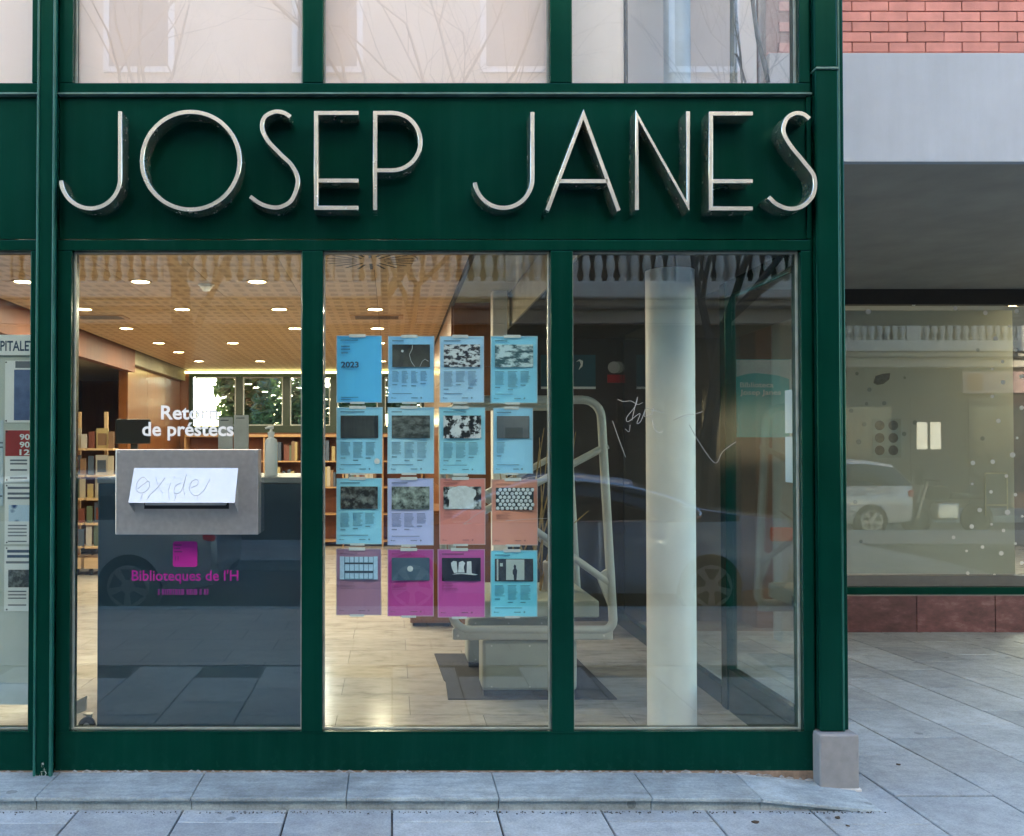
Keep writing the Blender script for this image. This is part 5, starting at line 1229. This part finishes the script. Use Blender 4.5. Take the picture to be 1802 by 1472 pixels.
# openings: ground floor shops and upper windows with louvred shutters
for k, (xa, xb) in enumerate(((-8.6, -6.6), (-5.6, -3.4), (-2.6, -0.6), (0.4, 2.0), (2.9, 4.3), (5.1, 7.3), (8.4, 10.2), (11.4, 13.0), (13.4, 14.5), (14.9, 16.6), (17.4, 19.4))):
    lit = k == 8
    f_ = obj('shop_door', MB().box(xa, xb, yO+0.002, yO+0.05, -0.02, 2.85), M_SHUT, ob)
    if lit:
        for xx in (13.55, 13.9): obj('lit_pane', MB().box(xx, xx+0.27, yO+0.051, yO+0.06, 1.5, 2.2), emit(f'lit_shop_glass_{int(xx*100)}', (1.0, 0.85, 0.5), 0.4), f_)
    elif k % 2 == 0:
        for j in range(16): obj('shutter_slat', MB().box(xa+0.05, xb-0.05, yO+0.051, yO+0.068, 0.1+j*0.16, 0.23+j*0.16), M_SHUT, f_)
    else:
        obj('door_glass', MB().box(xa+0.12, xb-0.12, yO+0.051, yO+0.06, 0.4, 2.6), M_DARKG, f_)
for k in range(9):
    xc_ = -7.5+3.2*k
    for zf_ in (7.9,):
        f_ = obj('window', MB().box(xc_-0.6, xc_+0.6, yO+0.001, yO+0.06, zf_, zf_+2.5), M_WHITE, ob)
        obj('window_glass', MB().box(xc_-0.5, xc_+0.5, yO+0.061, yO+0.07, zf_+0.1, zf_+2.4), M_DARKG, f_)
        obj('window_surround', MB().box(xc_-0.85, xc_+0.85, yO+0.001, yO+0.12, zf_+2.51, zf_+2.75), M_STONE, f_, bevel=0.02)
sgn = obj('shop_sign', MB().box(14.7, 16.7, yO+0.06, yO+0.16, 2.95, 3.5), plain('pink_sign', (0.45, 0.30, 0.26), 0.5), ob)
obj('sign_picture', MB().box(14.8, 15.2, yO+0.161, yO+0.166, 3.0, 3.45), plain('orange_print', (0.4, 0.15, 0.04), 0.5), sgn)
# bare street trees on the far pavement
M_BARK = plain('grey_bark', (0.075, 0.065, 0.055), 0.9, var=0.35, scale=9)
def bare_tree(x, y, label, seed, h=3.4):
    rg = random.Random(seed); e = empty('bare_tree', (x, y, -0.02), label, 'tree', 'bare street trees across the road')
    tr = MB(); tw = MB()
    def grow(p, d, L, r, lev):
        pts = [p]; rs = [r]; dd = d.copy(); n = 4
        for k in range(n):
            dv = 0.035 if lev == 0 else 0.14; dd = (dd+Vector((rg.gauss(0, dv), rg.gauss(0, dv), rg.gauss(0, .08)+0.04))).normalized(); pts.append(pts[-1]+dd*L/n); rs.append(r*(1-0.45*(k+1)/n))
        (tr if lev < 3 else tw).tube(pts, rs, 7 if lev < 3 else 4)
        if lev >= 6: return
        for c in range(4 if lev == 0 else (3 if lev < 4 else 2)):
            t = rg.choice((2, 3, 4)) if c else 4; a = rg.uniform(0, 6.283); o_ = dd.orthogonal().normalized(); s_ = dd.cross(o_)
            nd = (dd*0.85+(o_*math.cos(a)+s_*math.sin(a))*rg.uniform(0.45, 0.85)+Vector((0, 0, 0.12))).normalized()
            grow(pts[t], nd, L*rg.uniform(0.62, 0.82), rs[t]*0.72, lev+1)
    grow(Vector((x, y, -0.05)), Vector((0.02, 0, 1)), h, 0.15, 0)
    obj('trunk', tr, M_BARK, e, smooth=True); obj('crown', tw, M_BARK, e)
bare_tree(4.5, -9.4, 'bare tree mirrored in the third pane beside the column', 3)
bare_tree(-3.2, -9.5, 'bare tree mirrored in the upper pane above the letter O', 8, 3.9)
bare_tree(-0.2, -9.3, 'bare tree mirrored in the upper pane above the letter P', 14, 3.7)
bare_tree(9.2, -9.4, 'bare tree mirrored near the shop window drawings', 21)

# ------------------------------------------------------------------ parked vehicles behind the camera
M_TYRE = plain('tyre_rubber', (0.015, 0.015, 0.016), 0.8); M_RIM = plain('alloy_rim', (0.28, 0.28, 0.29), 0.35, 0.8); M_CARG = plain('car_glass', (0.012, 0.014, 0.018), 0.05, var=0.0)
M_CHROME = plain('chrome_trim', (0.75, 0.75, 0.75), 0.12, 1.0, var=0.0); M_REDL = plain('red_lens', (0.85, 0.02, 0.02), 0.15, var=0.0); M_REDL.node_tree.nodes['Principled BSDF'].inputs['Coat Weight'].default_value = 1
def car(name, xt, yc_, paint, L, Wd, Hh, sedan, label):
    """tail at xt, nose towards -X; body lofted from cross-sections"""
    e = empty(name, (xt-L/2, yc_, -0.17), label, 'car')
    z0 = -0.17; hw = Wd/2
    if sedan: st = [(0.0,.42,.90,.92,.86),(0.06,.30,.95,.99,.93),(0.55,.26,.96,1.03,.98),(1.05,.24,.95,1.12,1.0),(1.55,.24,.95,1.38,1.0),(2.1,.24,.95,Hh,1.0),(2.7,.24,.95,Hh-.02,1.0),(3.3,.24,.94,1.18,1.0),(3.65,.25,.92,.96,.98),(4.3,.28,.86,.88,.95),(L-.12,.32,.72,.76,.88),(L,.42,.62,.64,.8)]
    else: st = [(0.0,.42,.95,1.0,.88),(0.05,.32,.98,1.15,.95),(0.3,.28,.98,Hh-.08,1.0),(0.8,.26,.98,Hh,1.0),(1.6,.26,.97,Hh,1.0),(2.3,.26,.96,Hh-.06,1.0),(2.95,.26,.94,1.02,1.0),(3.4,.28,.90,.94,.97),(L-.12,.32,.76,.80,.88),(L,.42,.64,.66,.8)]
    body = MB(); ring = 14
    for (dx, zb_, zbelt, zt_, wf) in st:
        w_ = hw*wf; top = zt_-zbelt; tw_ = w_*(0.97 if top < 0.12 else 0.72); sec = [(w_*0.92, zb_), (w_, zb_+0.12), (w_*1.0, (zb_+zbelt)/2), (w_*0.985, zbelt), (tw_*1.03, zbelt+top*0.82), (tw_*0.9, zbelt+top*0.96), (0.0 if False else tw_*0.4, zt_)]
        for (yy, zz) in sec + [(-a, b) for a, b in reversed(sec)]: body.v.append((xt-dx, yc_+yy, z0+zz))
    for i in range(len(st)-1):
        tall = st[i][3]-st[i][2] > 0.16 or st[i+1][3]-st[i+1][2] > 0.16
        for k in range(ring):
            l = (k+1) % ring; q_ = (i*ring+k, i*ring+l, (i+1)*ring+l, (i+1)*ring+k)
            glassy = tall and k in (3, 9)
            slope = abs(st[i][3]-st[i+1][3]) > 0.18 and k in (4, 5, 6, 7, 8)
            body.f.append(q_); body.m.append(1 if glassy or slope else 0)
    body.f.append(tuple(range(ring))); body.m.append(0); body.f.append(tuple(reversed(range((len(st)-1)*ring, len(st)*ring)))); body.m.append(0)
    obj('body', body, [paint, M_CARG], e, smooth=True)
    for s_ in (1, -1):
        for dx in (0.85, L-0.95):
            cx_ = xt-dx; wy = yc_+s_*(hw-0.09)
            w_ = obj('wheel', MB().lathe([(0.21, -0.11), (0.31, -0.10), (0.325, -0.05), (0.325, 0.05), (0.31, 0.10), (0.21, 0.11)], (cx_, wy, z0+0.325), 26, 'y'), M_TYRE, e, smooth=True)
            obj('rim', MB().lathe([(0.0, s_*0.118), (0.07, s_*0.122), (0.16, s_*0.114), (0.205, s_*0.119), (0.21, s_*0.111)], (cx_, wy, z0+0.325), 20, 'y'), M_RIM, w_, smooth=True)
            hm = MB()
            for k in range(5):
                a_ = 2*math.pi*k/5+0.3; y_ = wy+s_*0.1235
                pr = [(r_*math.cos(a_+t_), r_*math.sin(a_+t_)) for r_, t_ in ((0.07, -0.3), (0.185, -0.42), (0.185, 0.42), (0.07, 0.3))]
                hm.quad(*[(cx_+u, y_, z0+0.325+v_) for u, v_ in (pr if s_ < 0 else pr[::-1])])
            obj('rim_opening', hm, M_TYRE, w_)
        obj('tail_light', MB().box(xt-0.24, xt-0.01, yc_+s_*(hw*0.93)-0.02, yc_+s_*(hw*0.93)+0.025, z0+0.76, z0+0.90), M_REDL, e, bevel=0.02)
        obj('headlight', MB().box(xt-L+0.08, xt-L+0.4, yc_+s_*(hw*0.86)-0.03, yc_+s_*(hw*0.86)+0.04, z0+0.62, z0+0.72), M_CARG, e, bevel=0.02)
        xm_ = xt-(3.15 if sedan else 2.75)
        obj('mirror', MB().box(xm_-0.09, xm_+0.09, yc_+s_*(hw+0.02), yc_+s_*(hw+0.2), z0+0.95, z0+1.08), paint, e, bevel=0.03)
        if sedan:
            tr_ = [(xt-1.0,.975), (xt-0.93,1.02), (xt-1.0,1.10), (xt-1.25,1.20), (xt-1.6,1.29), (xt-2.1,1.355), (xt-2.6,1.345), (xt-3.0,1.22), (xt-3.4,0.99)]
            obj('chrome_trim', MB().tube(catmull([(a, yc_+s_*(hw*(0.985-0.62*(b-0.97)/1.1)), z0+b) for a, b in tr_], 4), 0.016, 6), M_CHROME, e)
            obj('chrome_trim', MB().tube([(xt-1.0, yc_+s_*hw*0.995, z0+.965), (xt-3.4, yc_+s_*hw*0.99, z0+.955)], 0.012, 6), M_CHROME, e)
        for dx in ((1.75, 2.75) if sedan else (1.6,)): obj('door_handle', MB().box(xt-dx-0.1, xt-dx+0.1, yc_+s_*(hw*1.0), yc_+s_*(hw*1.0)+s_*0.03, z0+0.84, z0+0.87), paint, e, bevel=0.008)
    return e
P_BLUE = plain('sky_sheen_blue_paint', (0.24, 0.34, 0.52), 0.2, 0.2, 0.0, coat=1.0); P_WHITE = plain('white_car_paint', (0.75, 0.76, 0.78), 0.25, 0.0, 0.0, coat=1.0); P_SILV = plain('silver_blue_car_paint', (0.38, 0.46, 0.52), 0.3, 0.3, 0.0, coat=1.0)  # saloon's dark blue is lightened to paint in its sky reflection
car('parked_car', 4.0, -5.95, P_BLUE, 4.75, 1.82, 1.44, True, 'dark blue saloon car mirrored in the third pane')
car('parked_car', -1.75, -5.9, P_SILV, 4.1, 1.76, 1.46, False, 'silver blue hatchback mirrored in the counter front')
car('parked_car', 9.9, -5.95, P_WHITE, 4.1, 1.78, 1.48, False, 'white hatchback mirrored in the shop window')
mb_ = empty('parked_motorbike', (10.9, -5.9, -0.17), 'dark parked motorbike mirrored in the shop window behind the white car', 'motorbike')
for xx in (10.35, 11.55):
    w_ = obj('wheel', MB().lathe([(0.24, -0.05), (0.31, -0.04), (0.31, 0.04), (0.24, 0.05), (0.24, -0.05)], (xx, -5.9, 0.14), 24, 'y'), M_TYRE, mb_, smooth=True)
    obj('rim', MB().lathe([(0.0, -0.02), (0.2, -0.015), (0.239, -0.03), (0.239, 0.03), (0.2, 0.015), (0.0, 0.02)], (xx, -5.9, 0.14), 20, 'y'), M_DARK, w_)
obj('engine', MB().box(10.7, 11.15, -6.02, -5.78, 0.1, 0.45), M_STEEL, mb_, bevel=0.05)
obj('tank', MB().box(10.55, 11.0, -6.02, -5.78, 0.5, 0.78), M_DARK, mb_, bevel=0.09, seg=3)
obj('saddle', MB().box(11.0, 11.7, -6.0, -5.8, 0.52, 0.64), M_BLACK, mb_, bevel=0.05)
obj('fork', MB().tube([(10.35, -5.97, 0.14), (10.55, -5.97, 0.85)], 0.025, 8).tube([(10.35, -5.83, 0.14), (10.55, -5.83, 0.85)], 0.025, 8), M_STEEL, mb_)
obj('handlebar', MB().tube([(10.65, -6.25, 0.88), (10.55, -6.0, 0.9), (10.55, -5.8, 0.9), (10.65, -5.55, 0.88)], 0.016, 8), M_BLACK, mb_)
obj('windshield', MB().box(10.42, 10.46, -6.05, -5.75, 0.8, 1.1), M_CARG, mb_, bevel=0.01)

m = MB(); rg = random.Random(5)
for k in range(420):
    xx = rg.uniform(-2.2, 2.05); yy = -0.31-abs(rg.gauss(0, 0.012)); r_ = rg.uniform(0.0015, 0.0045)
    m.lathe([(r_, 0.0), (r_*0.6, r_*0.7), (0, r_*0.9)], (xx, yy, 0.0008), 5)
obj('grit', m, plain('dark_grit', (0.05, 0.045, 0.04), 0.95), kind='stuff', label='dark grit gathered along the foot of the plinth', cat='grit')
# fallen leaves on the paving
M_DLEAF = plain('dry_leaf', (0.05, 0.035, 0.022), 0.8, var=0.3, scale=60)
for px, py in ((1468, 1436), (1487, 1450), (1325, 1444), (1576, 1340)):
    t = (EYE.z)/((py-790)/F); yy = t-4.3; xx = (px-690)*t/F; zz = gz(xx, yy)+0.004
    a = rnd.uniform(0, 6.28); m = MB(); L = rnd.uniform(0.010, 0.018)
    pts = [(math.cos(a+k*1.2566)*L*(1 if k % 2 else 0.6), math.sin(a+k*1.2566)*L*0.7) for k in range(5)]
    m.v = [(xx+u, yy+v_, zz+rnd.uniform(0, .004)) for u, v_ in pts] + [(xx+u, yy+v_, zz-0.0015) for u, v_ in pts]
    m.f = [tuple(range(5)), tuple(reversed(range(5, 10)))] + [(i, 5+i, 5+(i+1) % 5, (i+1) % 5) for i in range(5)]; m.m = [0]*7
    obj('fallen_leaf', m, M_DLEAF, label='small dark dry leaf lying on the paving', cat='leaf', group='dry leaves on the paving')
